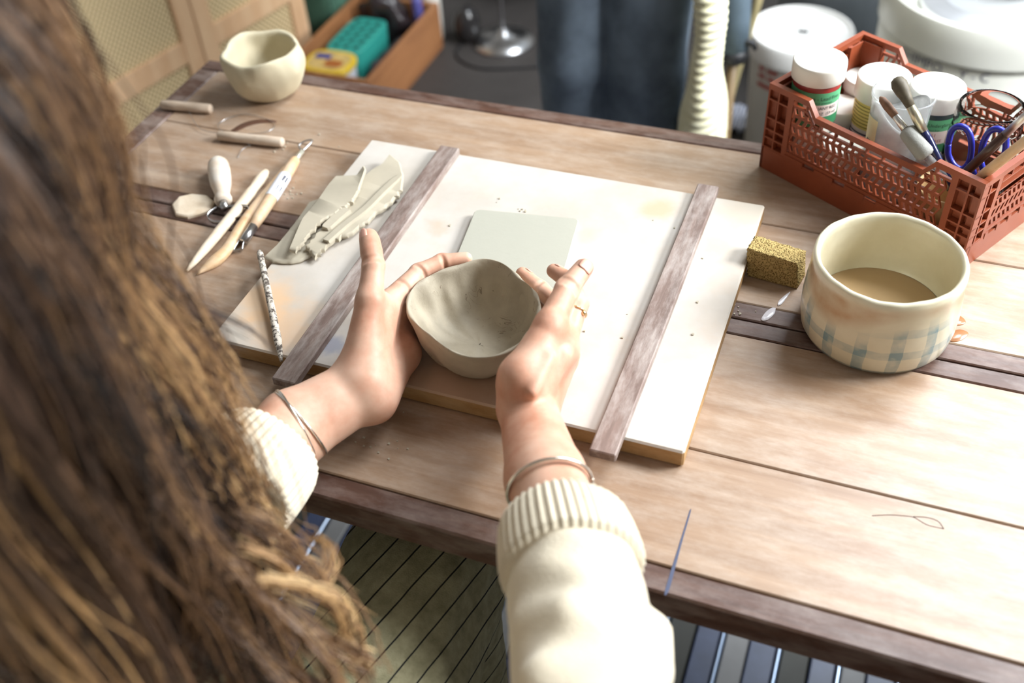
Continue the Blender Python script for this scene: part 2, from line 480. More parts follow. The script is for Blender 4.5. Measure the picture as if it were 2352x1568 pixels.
# slatted boards on the floor below the table
duck = thing('slatted_floor_panel', 'grey and blue slatted panel with thin metal strips under the table', 'floor panel', (-.35, 1.0, 0))
SL_G = simple('worn_grey_slat', lin(112, 112, 112), .5, 0, .2, 12)
SL_B = simple('dark_blue_slat', lin(52, 62, 88), .4, 0, .3, 25)
SL_O = simple('dark_olive_slat', lin(46, 46, 40), .6, 0, .2, 20)
ALU = simple('thin_aluminium', (0.46, 0.56, 0.72), .32, 1.0, .05)
x = -1.06; pat = [('b', .042), ('m', .007), ('o', .043), ('b', .038), ('m', .007), ('g', .036)]
i = 0
while x < .30:
    if -.15 < x < -.14: pass
    k, w = pat[i % 6]
    top = {'b': .026, 'o': .018, 'g': .028, 'm': .034}[k]
    MB().box((x, .55, .0), (x + w - .002, 1.75, top), .002).obj('metal_strip' if k == 'm' else 'slat', {'b': SL_B, 'o': SL_O, 'g': SL_G, 'm': ALU}[k], duck, smooth=False)
    x += w; i += 1

# ------------------------------------------------------------------ ware board, battens, clay slab
def board_mats():
    n = NT('dusty_ware_board_top'); v = n.coord()
    f = n.noise(v, 6, 7, 0.6); g = n.noise(v, 22, 6, 0.7)
    c = n.ramp(f, [(0.28, lin(178, 167, 153)), (0.62, lin(202, 195, 186))])
    c = n.mix(n.math('MULTIPLY', n.ramp(g, [(0.5, (0, 0, 0)), (0.78, (1, 1, 1))]), 0.35), c, lin(200, 176, 150))
    for (px, py, r, col, amt, wp) in [(1512, 482, .030, lin(192, 166, 130), .7, .03), (1005, 522, .020, lin(190, 150, 108), .3, .04), (1345, 545, .022, lin(206, 176, 140), .35, .03),
                                      (600, 690, .05, lin(214, 176, 136), .7, .05), (650, 760, .06, lin(212, 172, 130), .6, .06), (1100, 640, .05, lin(206, 170, 132), .3, .05), (1640, 560, .03, lin(200, 178, 140), .4, .04),
                                      (1720, 480, .05, lin(196, 184, 166), .7, .05), (762, 790, .02, lin(120, 130, 158), .55, .03), (1010, 905, .12, lin(176, 138, 102), .6, .05)]:  # last, widest spot: brown shadow of hands and bowl painted onto the board
        p = at(px, py, TT + .02); m = spot(n, p[0], p[1], r, .8, wp)
        c = n.mix(n.math('MULTIPLY', m, amt), c, col)
    n.set(Base_Color=c, Roughness=.75, Specular_IOR_Level=.25); n.bump(g, .12, .0008)
    s = wood('ware_board_edge', lin(128, 92, 50), lin(176, 134, 80), 1, (3, 3, 20), .7, lin(204, 178, 136), .5)
    return [n.m, s]
BT = TT + .0202
bm_ = board_mats()
V, F = box_vf((-.592, .584, TT + .0002), (-.1012, .9585, BT), .0018)
wb = obj('ware_board', V, F, bm_, None, smooth=False)
for p in wb.data.polygons: p.material_index = 0 if p.normal.z > .5 else 1
tag(wb, 'large pale dusty ware board lying on the table under the bowl', 'board')
def batten(label, x0, x1, y0, y1, skew):
    V, F = box_vf((x0, y0, BT + .0001), (x1, y1, BT + .0100), .0012)
    V = np.array(V); V[:, 0] += (V[:, 1] - (y0 + y1) / 2) * skew
    o = obj('batten', V, F, WOOD_B, None, smooth=False); tag(o, label, 'batten', 'rolling guide battens')
batten('dusty brown wooden batten beside the clay offcuts and left hand', -.4955, -.4705, .546, .957, 0.0)
batten('brown wooden batten on the side of the board nearest the sponge', -.1795, -.1553, .5545, .9655, 0.0)

def clay_mat(name, base, dark=0.78, rough=.75, spots=False):
    n = NT(name); v = n.coord()
    f = n.noise(v, 14, 6, .6); g = n.noise(v, 120, 4, .6)
    c = n.ramp(f, [(.3, tuple(x * dark for x in base)), (.7, base)])
    if spots: c = n.mix(n.ramp(n.noise(v, 320, 1), [(.74, (0, 0, 0)), (.78, (.6, .6, .6))]), c, lin(120, 92, 70))
    n.set(Base_Color=c, Roughness=rough, Specular_IOR_Level=.3)
    n.bump(n.mix(.4, f, g), .25, .0015); return n.m
def bowl_clay():
    n = NT('wet_thrown_clay'); v = n.coord(); base = lin(180, 169, 148)
    f = n.noise(v, 16, 6, .65); g = n.noise(v, 150, 4, .65)
    c = n.ramp(f, [(.28, tuple(x * .70 for x in base)), (.72, base)])
    ln1 = n.math('ABSOLUTE', n.math('SUBTRACT', n.noise(n.coord((1, 1.8, 1)), 62, 2, .5, .8), .5))
    mk = n.math('MULTIPLY', n.math('LESS_THAN', ln1, .006), n.math('GREATER_THAN', n.noise(v, 34, 2), .56))
    c = n.mix(n.math('MULTIPLY', mk, .55), c, lin(86, 70, 52))
    n.set(Base_Color=c, Roughness=.62, Specular_IOR_Level=.35)
    n.bump(n.mix(.45, n.mix(n.math('MULTIPLY', mk, .8), f, (0, 0, 0)), g), .45, .002); return n.m
CLAY = bowl_clay()
CLAY_S = clay_mat('smooth_slab_clay', lin(176, 174, 160), .95, .6)
CLAY_O = clay_mat('offcut_clay', lin(188, 178, 158), .84)
CLAY_C = clay_mat('dry_cup_clay', lin(210, 199, 170), .86, .8)
cs = [at(1092, 480, BT + .008)[:2], at(1331, 502, BT + .008)[:2]]
ux = unit(cs[1] - cs[0]); L = np.linalg.norm(cs[1] - cs[0]) ; uy = A(-ux[1], ux[0])
def rrect(c0, ux, uy, L, D, r, n=5):
    P = []
    for (cx, cy, a0) in ((r, -r, PI / 2), (r, -D + r, PI), (L - r, -D + r, 1.5 * PI), (L - r, -r, 0)):
        for k in range(n + 1):
            a = a0 + PI / 2 * k / n; p = A(cx + r * math.cos(a), cy + r * math.sin(a)); P.append(c0 + ux * p[0] + uy * p[1])
    return np.array(P)
V, F = prism_vf(rrect(cs[0], ux, uy, L, .122, .006), BT + .0001, BT + .0085, .0012)
tag(obj('clay_slab', V, F, CLAY_S, None, auto=.5), 'smooth square grey clay slab with rounded corners behind the bowl', 'clay slab')

# clay offcuts (outlines measured on the board plane)
def z6(x, y): return (400 + x / 3.7333, 280 + y / 3.7333)
def ragged(P, amp, step, seed, only=None):
    r = random.Random(seed); out = []
    n = len(P)
    for i in range(n):
        a, b = P[i], P[(i + 1) % n]; L = np.linalg.norm(b[:2] - a[:2]); k = max(1, int(L / step))
        nrm = unit(A(b[1] - a[1], a[0] - b[0], 0))
        rough = only is None or i in only
        for j in range(k):
            q = a + (b - a) * j / k
            if rough and j: q = q + nrm * (r.uniform(-amp, amp))
            out.append(q)
    return np.array(out)
def offcut(name, label, pts, zb, thick, seed, only, amp=.0021, smoothpts=None):
    P = np.array([at(*z6(px, py), BT + zb + dz + thick) for (px, py, dz) in pts])
    P = ragged(P, amp, .0026, seed, only)
    n = len(P); c = P.mean(0)
    V = []; F = []
    for k, (ins, dz) in enumerate(((.0, -thick), (-.0008, -thick * .5), (.0, -.0012), (.0016, 0))):
        for i in range(n):
            d = unit((P[i] - c) * A(1, 1, 0)); jit = (nrg.random() - .5) * (.0012 if 0 < k < 3 else 0)
            V.append(P[i] - d * (ins + jit) + A(0, 0, dz + (jit if k == 2 else 0)))
    for k in range(3): F += [(k * n + i, k * n + (i + 1) % n, (k + 1) * n + (i + 1) % n, (k + 1) * n + i) for i in range(n)]
    F += [tuple(range(n))[::-1], tuple(3 * n + i for i in range(n))]
    o = obj(name, V, F, CLAY_O, None, auto=.7)
    bm = bmesh.new(); bm.from_mesh(o.data); bmesh.ops.triangulate(bm, faces=[f for f in bm.faces if len(f.verts) > 4]); bm.to_mesh(o.data); bm.free()
    return tag(o, label, 'clay offcut', 'clay offcuts on the ware board')
offcut('clay_offcut', 'flat tongue-shaped clay offcut lying lowest, its rounded tip at the board edge',
       [(775, 1150, 0), (870, 1060, 0), (1000, 900, 0), (1075, 800, 0), (1160, 680, 0), (1330, 620, 0), (1420, 640, 0), (1350, 880, 0), (1240, 1080, 0), (1150, 1150, 0), (1080, 1185, 0), (1000, 1198, 0), (850, 1188, 0)], .0001, .0042, 1, ())
offcut('clay_offcut', 'longest clay offcut with a ragged edge, next to the left batten',
       [(1850, 272, .004), (1930, 340, .003), (1962, 450, .002), (1950, 580, 0), (1870, 670, 0), (1700, 800, 0), (1550, 920, 0), (1350, 1020, 0), (1205, 1155, -.001), (1125, 1060, 0), (1250, 930, 0), (1400, 700, 0), (1560, 520, 0), (1700, 400, .001), (1790, 350, .003)], .0046, .0058, 2, (3, 4, 5, 6, 7, 8, 9))
offcut('clay_offcut', 'leaf-shaped clay offcut with a curled tip lying on top of the others',
       [(985, 1085, 0), (1040, 950, 0), (1090, 830, 0), (1250, 630, 0), (1330, 520, 0), (1390, 455, .001), (1570, 450, .002), (1625, 372, .006), (1640, 400, .008), (1585, 560, .003), (1550, 640, .001), (1480, 712, 0), (1350, 800, 0), (1250, 850, 0), (1180, 925, 0), (1100, 1035, 0), (1040, 1100, 0)], .0106, .0052, 3, (9, 10, 11, 12, 13, 14, 15))
def strip(label, px, zb, w, h):
    P = [at(*z6(*p), BT + zb + h) for p in px]; P = spline(P, 14)
    V, F = [], []
    for i, p in enumerate(P):
        t = unit((P[min(i + 1, 13)] - P[max(i - 1, 0)]) * A(1, 1, 0)); s = A(t[1], -t[0], 0)
        ww = w * (1 if i else .7)
        V += [p - s * ww + A(0, 0, -h), p - s * ww * .8, p + s * ww * .8 + A(0, 0, -.0005), p + s * ww + A(0, 0, -h)]
    for i in range(13): F += [(4 * i + j, 4 * i + (j + 1) % 4, 4 * i + 4 + (j + 1) % 4, 4 * i + 4 + j) for j in range(4)]
    F += [(0, 1, 2, 3), (52, 55, 54, 53)]
    tag(obj('clay_strip', V, F, CLAY_O, None, smooth=False), label, 'clay strip', 'clay offcuts on the ware board')
strip('long thin clay strip lying along the longest offcut', [(1935, 450), (1800, 570), (1640, 730), (1460, 870), (1300, 1010)], .0105, .0048, .0035)
strip('short square-ended clay strip poking out from under the leaf-shaped offcut', [(1290, 900), (1400, 800), (1480, 735)], .0105, .0062, .0045)
# clay crumbs
mb = MB()
for (px, py, n_, sx, sy, z) in ((660, 440, 26, 45, 25, TT), (670, 330, 14, 90, 40, TT), (1060, 500, 7, 160, 60, BT), (1500, 620, 12, 160, 200, BT), (1700, 715, 14, 40, 15, TT + .0004), (820, 1000, 18, 110, 60, TT), (1200, 480, 5, 30, 12, BT)):
    for _ in range(n_):
        p = at(px + rng.gauss(0, sx * .5), py + rng.gauss(0, sy * .5), z); s = rng.uniform(.0004, .0011)
        if z == BT and not (-.59 < p[0] < -.103 and .586 < p[1] < .957): continue
        V, F = box_vf(p - A(s, s, 0), p + A(s, s * rng.uniform(.6, 1.5), s * 1.2)); V = np.array(V); V += (nrg.random(V.shape) - .5) * s * .6 * A(1, 1, .3)
        mb.add(V, F)
tag(mb.obj('clay_crumbs', CLAY_O, None, smooth=False), 'tiny dry clay crumbs scattered over the table and board', 'crumbs', kind='stuff')

# ------------------------------------------------------------------ pinch bowl between the hands
BC = A(-.3215, .649)
rim_ang = np.radians([-164, -140, -115, -90, -71, -49, -19, 15, 24, 60, 90, 105, 124, 155, 175, 196])
rim_r = np.array([.0667, .0598, .0560, .0629, .0690, .0706, .0672, .0628, .0615, .0572, .0672, .0690, .0645, .0656, .0685, .0667])
rim_z = np.array([-.001, -.0005, .0015, .0, -.002, -.003, 0, .003, .002, -.001, .001, .002, -.0015, .0, .001, -.001])
def pinch_bowl():
    n = 144
    th = np.linspace(-PI, PI, n, endpoint=False)
    aa = np.concatenate([rim_ang - 2 * PI, rim_ang, rim_ang + 2 * PI]); o_ = np.argsort(aa)
    rr = np.interp(th, aa[o_], np.tile(rim_r, 3)[o_]); rz = np.interp(th, aa[o_], np.tile(rim_z, 3)[o_])
    for _ in range(5):
        rr = .25 * np.roll(rr, 1) + .5 * rr + .25 * np.roll(rr, -1); rz = .25 * np.roll(rz, 1) + .5 * rz + .25 * np.roll(rz, -1)
    H = .0605
    out = [(.0, .0006), (.45, .0003), (.56, .0), (.635, .003), (.72, .012), (.80, .022), (.88, .034), (.945, .046), (.985, .054), (1.0, .0585), (.985, .0608)]
    inn = [(.955, .0605), (.925, .057), (.895, .050), (.85, .040), (.79, .030), (.70, .019), (.58, .0115), (.40, .0085), (.2, .008), (.0, .008)]
    V = []; prof = out + inn; m = len(prof)
    for k, (s, z) in enumerate(prof):
        u = min(1, max(0, z / H)); blend = u ** 1.3
        base = .0655 * (1 - blend) + rr * blend
        P = np.c_[BC[0] + base * s * np.cos(th), BC[1] + base * s * np.sin(th), BT + z + rz * blend]
        # finger facets pressed into the walls
        f = .0016 * np.sin(9 * th + 1.2 + 3 * np.sin(2 * th)) * np.sin(PI * min(1, s)) + .0016 * vnoise(P, 38, 3) * min(1, 2.2 * s) * (1 if s > .1 else 0)
        if k >= len(out):
            f *= -1.15
            for (ta, zz0, dp, wa, wz) in ((130, .036, .0035, .16, .010), (150, .030, .0030, .14, .009), (112, .040, .0030, .12, .009), (60, .034, .0035, .18, .010), (85, .030, .0025, .12, .010), (20, .032, .0030, .15, .010), (178, .034, .0028, .15, .009), (-40, .03, .002, .2, .01), (-100, .03, .002, .2, .01)):
                dth = np.angle(np.exp(1j * (th - math.radians(ta)))); f = f + dp * np.exp(-(dth / wa) ** 2 - ((z - zz0) / wz) ** 2) - .5 * dp * np.exp(-((dth - .25) / .08) ** 2 - ((z - zz0) / wz) ** 2)
        P[:, :2] += np.c_[np.cos(th), np.sin(th)] * f[:, None] * (1 if s > .05 else 0)
        if k >= len(out) and z < .02: P[:, 2] += .0011 * vnoise(P, 60, 5) * min(1, s * 2)
        V.append(P)
    V = np.concatenate(V); F = []
    for k in range(m - 1):
        for j in range(n): F.append((k * n + j, k * n + (j + 1) % n, (k + 1) * n + (j + 1) % n, (k + 1) * n + j))
    o = obj('pinch_bowl', V, F, CLAY, None)
    bm = bmesh.new(); bm.from_mesh(o.data); bmesh.ops.remove_doubles(bm, verts=bm.verts, dist=1e-5)
    bmesh.ops.recalc_face_normals(bm, faces=bm.faces)
    for f in bm.faces: f.smooth = True
    bm.to_mesh(o.data); bm.free()
    s = o.modifiers.new('sub', 'SUBSURF'); s.levels = 1; s.render_levels = 1
    return tag(o, 'wet grey clay pinch bowl with a wavy rim held between two hands', 'bowl')
pinch_bowl()

# ------------------------------------------------------------------ pinch cup at the far end of the table
def pinch_cup():
    c = at(602, 236, TT) * A(1, 1, 0) + A(0, .0, TT + .0002)
    cy = c + A(0, .028, 0)
    def fn_out(t, r, z):
        k = 1 + .030 * math.sin(3 * t + .7 + z * 30) + .016 * math.sin(9 * t + z * 70) * abs(math.sin(5 * t)) + .018 * math.sin(5 * t - z * 80)
        return r * k, z + (.0030 * math.sin(2 * t + 2.2) + .0015 * math.sin(5 * t)) * (z / .070)
    prof = [(0, .0004), (.026, .0), (.034, .003), (.043, .014), (.0505, .028), (.0550, .042), (.0555, .054), (.0530, .064), (.0510, .0685), (.0465, .0690),
            (.0440, .064), (.0465, .052), (.0465, .040), (.041, .026), (.030, .014), (.012, .010), (0, .010)]
    V, F = lathe_vf(prof, 64, cy, fn_out); V = np.array(V); V = V + (.0016 * vnoise(V, 34, 21))[:, None] * np.c_[V[:, :2] - cy[:2], np.zeros(len(V))] / .05
    o = obj('pinch_cup', V, F, CLAY_C, None)
    s = o.modifiers.new('sub', 'SUBSURF'); s.levels = 1; s.render_levels = 1
    tag(o, 'small dry cream clay cup with a lumpy faceted wall at the far table corner', 'cup')
pinch_cup()

# ------------------------------------------------------------------ water pot, sponge
def pot_mat():
    n = NT('cream_glaze_with_blue_checks')
    tc = n.new('ShaderNodeTexCoord'); sp = n.new('ShaderNodeSeparateXYZ'); n.link(tc.outputs['Object'], sp.inputs[0])
    ang = n.math('ARCTAN2', sp.outputs[1], sp.outputs[0])
    v = n.coord()
    nz = n.noise(v, 45, 4, .6)
    wob = n.math('MULTIPLY', n.math('SUBTRACT', nz, .5), .14)
    va = n.math('FRACT', n.math('ADD', n.math('MULTIPLY', ang, 2.25), wob))
    vz = n.math('FRACT', n.math('ADD', n.math('MULTIPLY', sp.outputs[2], 37.0), n.math('ADD', .1, wob)))
    sa = n.math('LESS_THAN', va, .36); sz = n.math('LESS_THAN', vz, .36)
    chk = n.math('MULTIPLY', n.math('ADD', sa, sz), .5)
    low = n.new('ShaderNodeMapRange'); low.inputs[1].default_value = .045; low.inputs[2].default_value = .062; low.inputs[3].default_value = 1; low.inputs[4].default_value = 0
    n.link(n.math('ADD', sp.outputs[2], n.math('MULTIPLY', n.math('SINE', n.math('MULTIPLY', ang, 2.3)), .010)), low.inputs[0])
    c = n.ramp(n.noise(v, 20, 4), [(.3, lin(200, 192, 164)), (.7, lin(216, 210, 186))])
    rad2 = n.math('SQRT', n.math('ADD', n.math('MULTIPLY', sp.outputs[0], sp.outputs[0]), n.math('MULTIPLY', sp.outputs[1], sp.outputs[1])))
    outer = n.math('GREATER_THAN', rad2, .0668)
    chk = n.math('MULTIPLY', chk, outer)
    m = n.math('MULTIPLY', n.math('MULTIPLY', n.math('ADD', chk, n.math('MULTIPLY', n.math('MULTIPLY', sa, outer), .25)), low.outputs[0]), n.ramp(n.noise(v, 60, 3), [(.30, (.25, .25, .25)), (.62, (.95, .95, .95))]))
    c = n.mix(m, c, lin(120, 146, 150))
    # swags of tan slip on the front
    slip = n.math('ADD', n.math('SUBTRACT', sp.outputs[2], .070), n.math('MULTIPLY', n.math('SINE', n.math('ADD', n.math('MULTIPLY', ang, 2.6), 1.2)), .014))
    sm = n.new('ShaderNodeMapRange'); sm.inputs[1].default_value = -.012; sm.inputs[2].default_value = .004; n.link(slip, sm.inputs[0])
    up = n.new('ShaderNodeMapRange'); up.inputs[1].default_value = .079; up.inputs[2].default_value = .086; up.inputs[3].default_value = 1; up.inputs[4].default_value = 0; n.link(sp.outputs[2], up.inputs[0])
    c = n.mix(n.math('MULTIPLY', n.math('MULTIPLY', n.math('MULTIPLY', sm.outputs[0], up.outputs[0]), outer), n.ramp(n.noise(v, 26, 4), [(.35, (.35,) * 3), (.60, (.95,) * 3)])), c, lin(176, 142, 106))
    n.set(Base_Color=c, Roughness=.28, Coat_Weight=.3, Coat_Roughness=.1); n.bump(nz, .12, .001)
    return n.m
PC = A(.0355, .8175, TT + .0002)
pot = thing('water_pot', 'round cream ceramic pot with faded blue checks holding cloudy water', 'pot', PC)
prof = [(0, .0006), (.060, .0), (.068, .0015), (.0715, .008), (.0735, .022), (.0735, .040), (.0725, .055), (.0712, .066), (.0708, .074), (.0708, .082), (.0700, .0885), (.0680, .0908), (.0655, .0905), (.0635, .087),
        (.0632, .080), (.0645, .060), (.0645, .035), (.062, .016), (.05, .009), (0, .008)]
V, F = lathe_vf(prof, 96, PC, lambda t, r, z: (r * (1 + .004 * math.sin(2 * t + 1) + 0.001 * math.sin(9 * t + z * 90)), z + (z / .09) * (.0005 * math.sin(5 * t) + .0003 * math.sin(17 * t + 1))))
obj('pot_wall', V, F, pot_mat(), pot)
n = NT('cloudy_slip_water'); n.set(Base_Color=lin(178, 150, 112), Roughness=.05, Specular_IOR_Level=.6); n.bump(n.noise(n.coord(), 30, 2), .02, .0005)
V, F = lathe_vf([(0, .0), (.04, .0), (.0625, .0)], 64, PC + A(0, 0, .0235), caps=False); obj('water', V, F, n.m, pot)
mb = MB()
for k in range(10):
    t = rng.uniform(0, 2 * PI); p = PC + A(.0675 * math.cos(t), .0675 * math.sin(t), .0905)
    V, F = lathe_vf([(0, .0012), (.0016, .0009), (.0026, -.0012), (0, -.0015)], 8, p); V = np.array(V); V[:, :2] += nrg.normal(0, .0004, (len(V), 2)); mb.add(V, F)


def sponge():
    p = [at(1712, 556, TT + .034), at(1850, 574, TT + .034), at(1835, 660, TT), at(1712, 622, TT)]
    a = at(1712, 630, TT)[:2]; b = at(1826, 666, TT)[:2]
    ux = A(*unit(b - a), 0); uy = A(-ux[1], ux[0], 0)
    L, D, H = np.linalg.norm(b - a) * 1.0, .024, .037
    nx, ny, nz = 26, 16, 22
    V = []; idx = {}
    def vid(i, j, k):
        if (i, j, k) not in idx:
            q = A(i / nx, j / ny, k / nz); s = q - .5
            s = s * (1 - .035 * (np.abs(s) ** 2).sum())
            w = A(*a, TT + .0002) + ux * (s[0] + .5) * L + uy * ((s[1] + .5) * D + s[0] * .004) + A(0, 0, (s[2] + .5) * H * (1 - .10 * q[0]))
            w += ux * (s[2]) * -.004
            idx[(i, j, k)] = len(V); V.append(w)
        return idx[(i, j, k)]
    F = []
    for i in range(nx):
        for j in range(ny): F += [(vid(i, j, 0), vid(i, j + 1, 0), vid(i + 1, j + 1, 0), vid(i + 1, j, 0)), (vid(i, j, nz), vid(i + 1, j, nz), vid(i + 1, j + 1, nz), vid(i, j + 1, nz))]
    for i in range(nx):
        for k in range(nz): F += [(vid(i, 0, k), vid(i + 1, 0, k), vid(i + 1, 0, k + 1), vid(i, 0, k + 1)), (vid(i, ny, k), vid(i, ny, k + 1), vid(i + 1, ny, k + 1), vid(i + 1, ny, k))]
    for j in range(ny):
        for k in range(nz): F += [(vid(0, j, k), vid(0, j, k + 1), vid(0, j + 1, k + 1), vid(0, j + 1, k)), (vid(nx, j, k), vid(nx, j + 1, k), vid(nx, j + 1, k + 1), vid(nx, j, k + 1))]
    V = np.array(V); top = V[:, 2] > TT + .002
    V[top] += (nrg.random((top.sum(), 3)) - .5) * .0014
    n = NT('yellow_sponge_foam'); v = n.coord()
    vo = n.new('ShaderNodeTexVoronoi'); vo.inputs['Scale'].default_value = 620; n.link(v, vo.inputs['Vector'])
    c = n.ramp(vo.outputs['Distance'], [(.15, lin(84, 64, 30)), (.55, lin(182, 158, 104))])
    n.set(Base_Color=c, Roughness=.95, Specular_IOR_Level=.1); n.bump(vo.outputs['Distance'], .8, .0015)
    tag(obj('sponge', V, F, n.m, None), 'small yellow-brown rectangular sponge standing between the board and water pot', 'sponge')
sponge()
WET = NT('wet_brown_stain'); WET.set(Base_Color=lin(150, 104, 70), Roughness=.2); WET = WET.m
WETD = NT('dried_dark_stain'); WETD.set(Base_Color=lin(92, 60, 42), Roughness=.7); WETD = WETD.m
MILK = NT('milky_slip_smear'); MILK.set(Base_Color=lin(214, 208, 210), Roughness=.2); MILK = MILK.m
def puddle(label, px, mat, h=.0005, z=TT, n=40):
    P = [at(x, y, z) for x, y in px]; P = spline(np.array(P + [P[0]]), n + 1)[:-1]
    V, F = prism_vf(P, z + .00025, z + .00025 + h, .0004); tag(obj('stain', V, F, mat, None, auto=1.0), label, 'stain', 'drips and stains on the table')
puddle('upper brown water drop on the table beside the water pot', [(2187, 728), (2205, 726), (2218, 738), (2210, 746), (2190, 748), (2182, 738)], WET)
puddle('lower brown water drop on the table beside the water pot', [(2180, 762), (2205, 757), (2224, 765), (2214, 778), (2196, 785), (2180, 782)], WET)
puddle('pale slip drip at the foot of the sponge', [(1808, 675), (1815, 672), (1796, 698), (1786, 702), (1790, 690)], MILK, .0008)
puddle('pale slip drip lying across the dark inlaid strip', [(1782, 708), (1778, 722), (1762, 736), (1748, 735), (1758, 718), (1772, 708)], MILK, .0008, TT + .0003)
INKB = NT('blue_black_ink'); INKB.set(Base_Color=lin(70, 78, 104), Roughness=.6); INKB = INKB.m
puddle('thin blue ink streak running over the front table edge', [(1584, 1172), (1587, 1173), (1568, 1240), (1552, 1300), (1540, 1345), (1532, 1364), (1526, 1363), (1538, 1320), (1556, 1262), (1574, 1205)], INKB, .0001)
CRK = NT('dark_wood_crack'); CRK.set(Base_Color=lin(70, 48, 38), Roughness=.8)
mb = MB()
for pts in ([(2003, 1184), (2040, 1182), (2075, 1184), (2100, 1188), (2130, 1205), (2168, 1214)], [(2098, 1186), (2130, 1188), (2155, 1197), (2168, 1214)]):
    mb.tube(spline([at(x, y, TT + .0001) for x, y in pts], 24), .0004, 5, squash=.4)
mb.obj('knot_crack', CRK.m, table)
puddle('dark arc-shaped water stain near the short wooden rod', [(530, 300), (556, 284), (590, 275), (628, 276), (634, 281), (600, 283), (570, 290), (545, 301)], WETD, .0003)

# ------------------------------------------------------------------ hand tools on the table
def zt(p, z): return at(*z6(*p), z)
# ribbon tool: fat pale handle, steel collar, wide ribbon loop
HP = wood('worn_white_handle', lin(216, 204, 188), lin(236, 228, 216), 1, (6, 6, 6), .5, lin(206, 160, 104), .5)
rt = thing('ribbon_tool', 'fat white-painted clay ribbon tool with a wide metal loop', 'tool', zt((420, 560), TT) * A(1, 1, 1))
a, b = zt((372, 330), TT + .014), zt((424, 690), TT + .010); ax = b - a
hp = [a + ax * t for t in (0, .03, .10, .25, .42, .58, .70, .78, .84, .88, .93, .97, 1.0)]
V, F = tube_vf(hp, [.004, .009, .0125, .0138, .0136, .0125, .0105, .0092, .0088, .0098, .0108, .0102, .0085], 20); obj('handle', V, F, HP, rt)
V, F = tube_vf([b - ax * .02, b + unit(ax) * .012], [.0052, .0046], 14); obj('collar', V, F, STEEL, rt)
c0 = b + unit(ax) * .010
pts = [c0] + [zt(p, TT + z) for p, z in (((600, 722), .010), ((640, 755), .009), ((600, 800), .007), ((480, 850), .006), ((350, 862), .006), ((290, 830), .007), ((300, 785), .009), ((370, 738), .010))] + [c0]
P = spline(pts, 48)
V = []; F = []
for i, p in enumerate(P): V += [p + A(0, 0, .0026), p - A(0, 0, .0026), p + A(.0004, .0004, -.0026), p + A(.0004, .0004, .0026)]
F = [(4 * i + j, 4 * i + (j + 1) % 4, 4 * i + 4 + (j + 1) % 4, 4 * i + 4 + j) for i in range(47) for j in range(4)]
obj('ribbon_loop', V, F, STEEL, rt)
# pale wooden modelling stick with a knob end
P = spline([zt((790, 425), TT + .0065), zt((600, 680), TT + .007), zt((380, 950), TT + .0065), zt((110, 1275), TT + .005)], 22)
r = np.array([.004, .0062, .0068, .0064, .0058] + [.0066] * 10 + [.0062, .006, .0056, .005, .0042, .0032, .0016])
V, F = tube_vf(P, r, 16); tag(obj('modelling_stick', V, F, TOOLP, None), 'pale round wooden modelling stick with a knob end', 'tool', 'wooden modelling tools')
# tan wooden knife
P = spline([zt((942, 385), TT + .003), zt((800, 590), TT + .005), zt((600, 860), TT + .0062), (zt((430, 1120), TT + .005)), zt((190, 1310), TT + .002)], 24)
r = np.concatenate([np.linspace(.0012, .0062, 9), np.full(8, .0068), [.0072, .0078, .0080, .0070, .005, .003, .0008]])
V, F = tube_vf(P, r, 14, squash=.8); tag(obj('modelling_knife', V, F, TOOLW, None), 'tan wooden modelling knife with a slanted tip beside the loop tool', 'tool', 'wooden modelling tools')
# double-ended loop tool with a paper label
lt = thing('loop_tool', 'slim loop tool with a barcode label and wire loops at both ends', 'tool', zt((860, 620), TT))
a, b = zt((1045, 318), TT + .009), zt((672, 905), TT + .0075); ax = b - a
V, F = tube_vf([a + ax * t for t in (0, .02, .15, .5, .85, 1)], [.0045, .0062, .0074, .0080, .0072, .0058], 16); obj('handle', V, F, TOOLW, lt)
V, F = tube_vf([a + ax * t for t in (.27, .32, .55, .60)], [.0079, .0081, .0083, .0082], 20, caps=False)
lab = obj('paper_label', V, F, simple('white_paper_label', lin(226, 226, 230), .6, 0, .03), lt)
T, N, B = frames([a, b]); mb = MB(); vd = unit(A(0, 0, CZ) - (a + b) / 2); vd = unit(vd - T[0] * (vd @ T[0])); sd = np.cross(T[0], vd)
for (t0, n_, w0, dlt) in ((.315, 9, .0034, .0034), (.455, 10, .0040, .0028)):
    for k in range(n_):
        c = a + ax * (t0 + .008 * k); q = [c + (vd * math.cos(g) + sd * math.sin(g)) * .00855 + T[0] * h for g, h in ((-.55, 0), (.15, 0), (.15, .0006 + .0004 * (k % 3)), (-.55, .0006 + .0004 * (k % 3)))]
        mb.add(q, [(0, 1, 2, 3)])
mb.obj('barcode', simple('barcode_ink', (.02, .02, .05), .7), lab)
V, F = tube_vf([b - ax * .01, b + unit(ax) * .026], [.0060, .0052], 14); obj('ferrule', V, F, STEEL, lt)
e = b + unit(ax) * .024
mb = MB(); tri = [e, zt((585, 1090), TT + .004), zt((503, 1108), TT + .003), zt((560, 1010), TT + .006), e]
mb.tube(np.concatenate([np.linspace(tri[i], tri[i + 1], 6) for i in range(4)]), .0011, 6, squash=2.0); mb.obj('wire_loop', STEEL, lt)
a2 = zt((1100, 250), TT + .010)
V, F = tube_vf([a + unit(ax) * .004, a2], [.0032, .0028], 10); obj('ferrule', V, F, simple('pale_brass', (.74, .73, .62), .35, .6), lt)
P = spline([a2, zt((1170, 182), TT + .012), zt((1180, 155), TT + .012), zt((1120, 165), TT + .012), zt((1070, 205), TT + .010), a2], 28)
V, F = tube_vf(P, .0011, 6); obj('wire_loop', V, F, STEEL, lt)
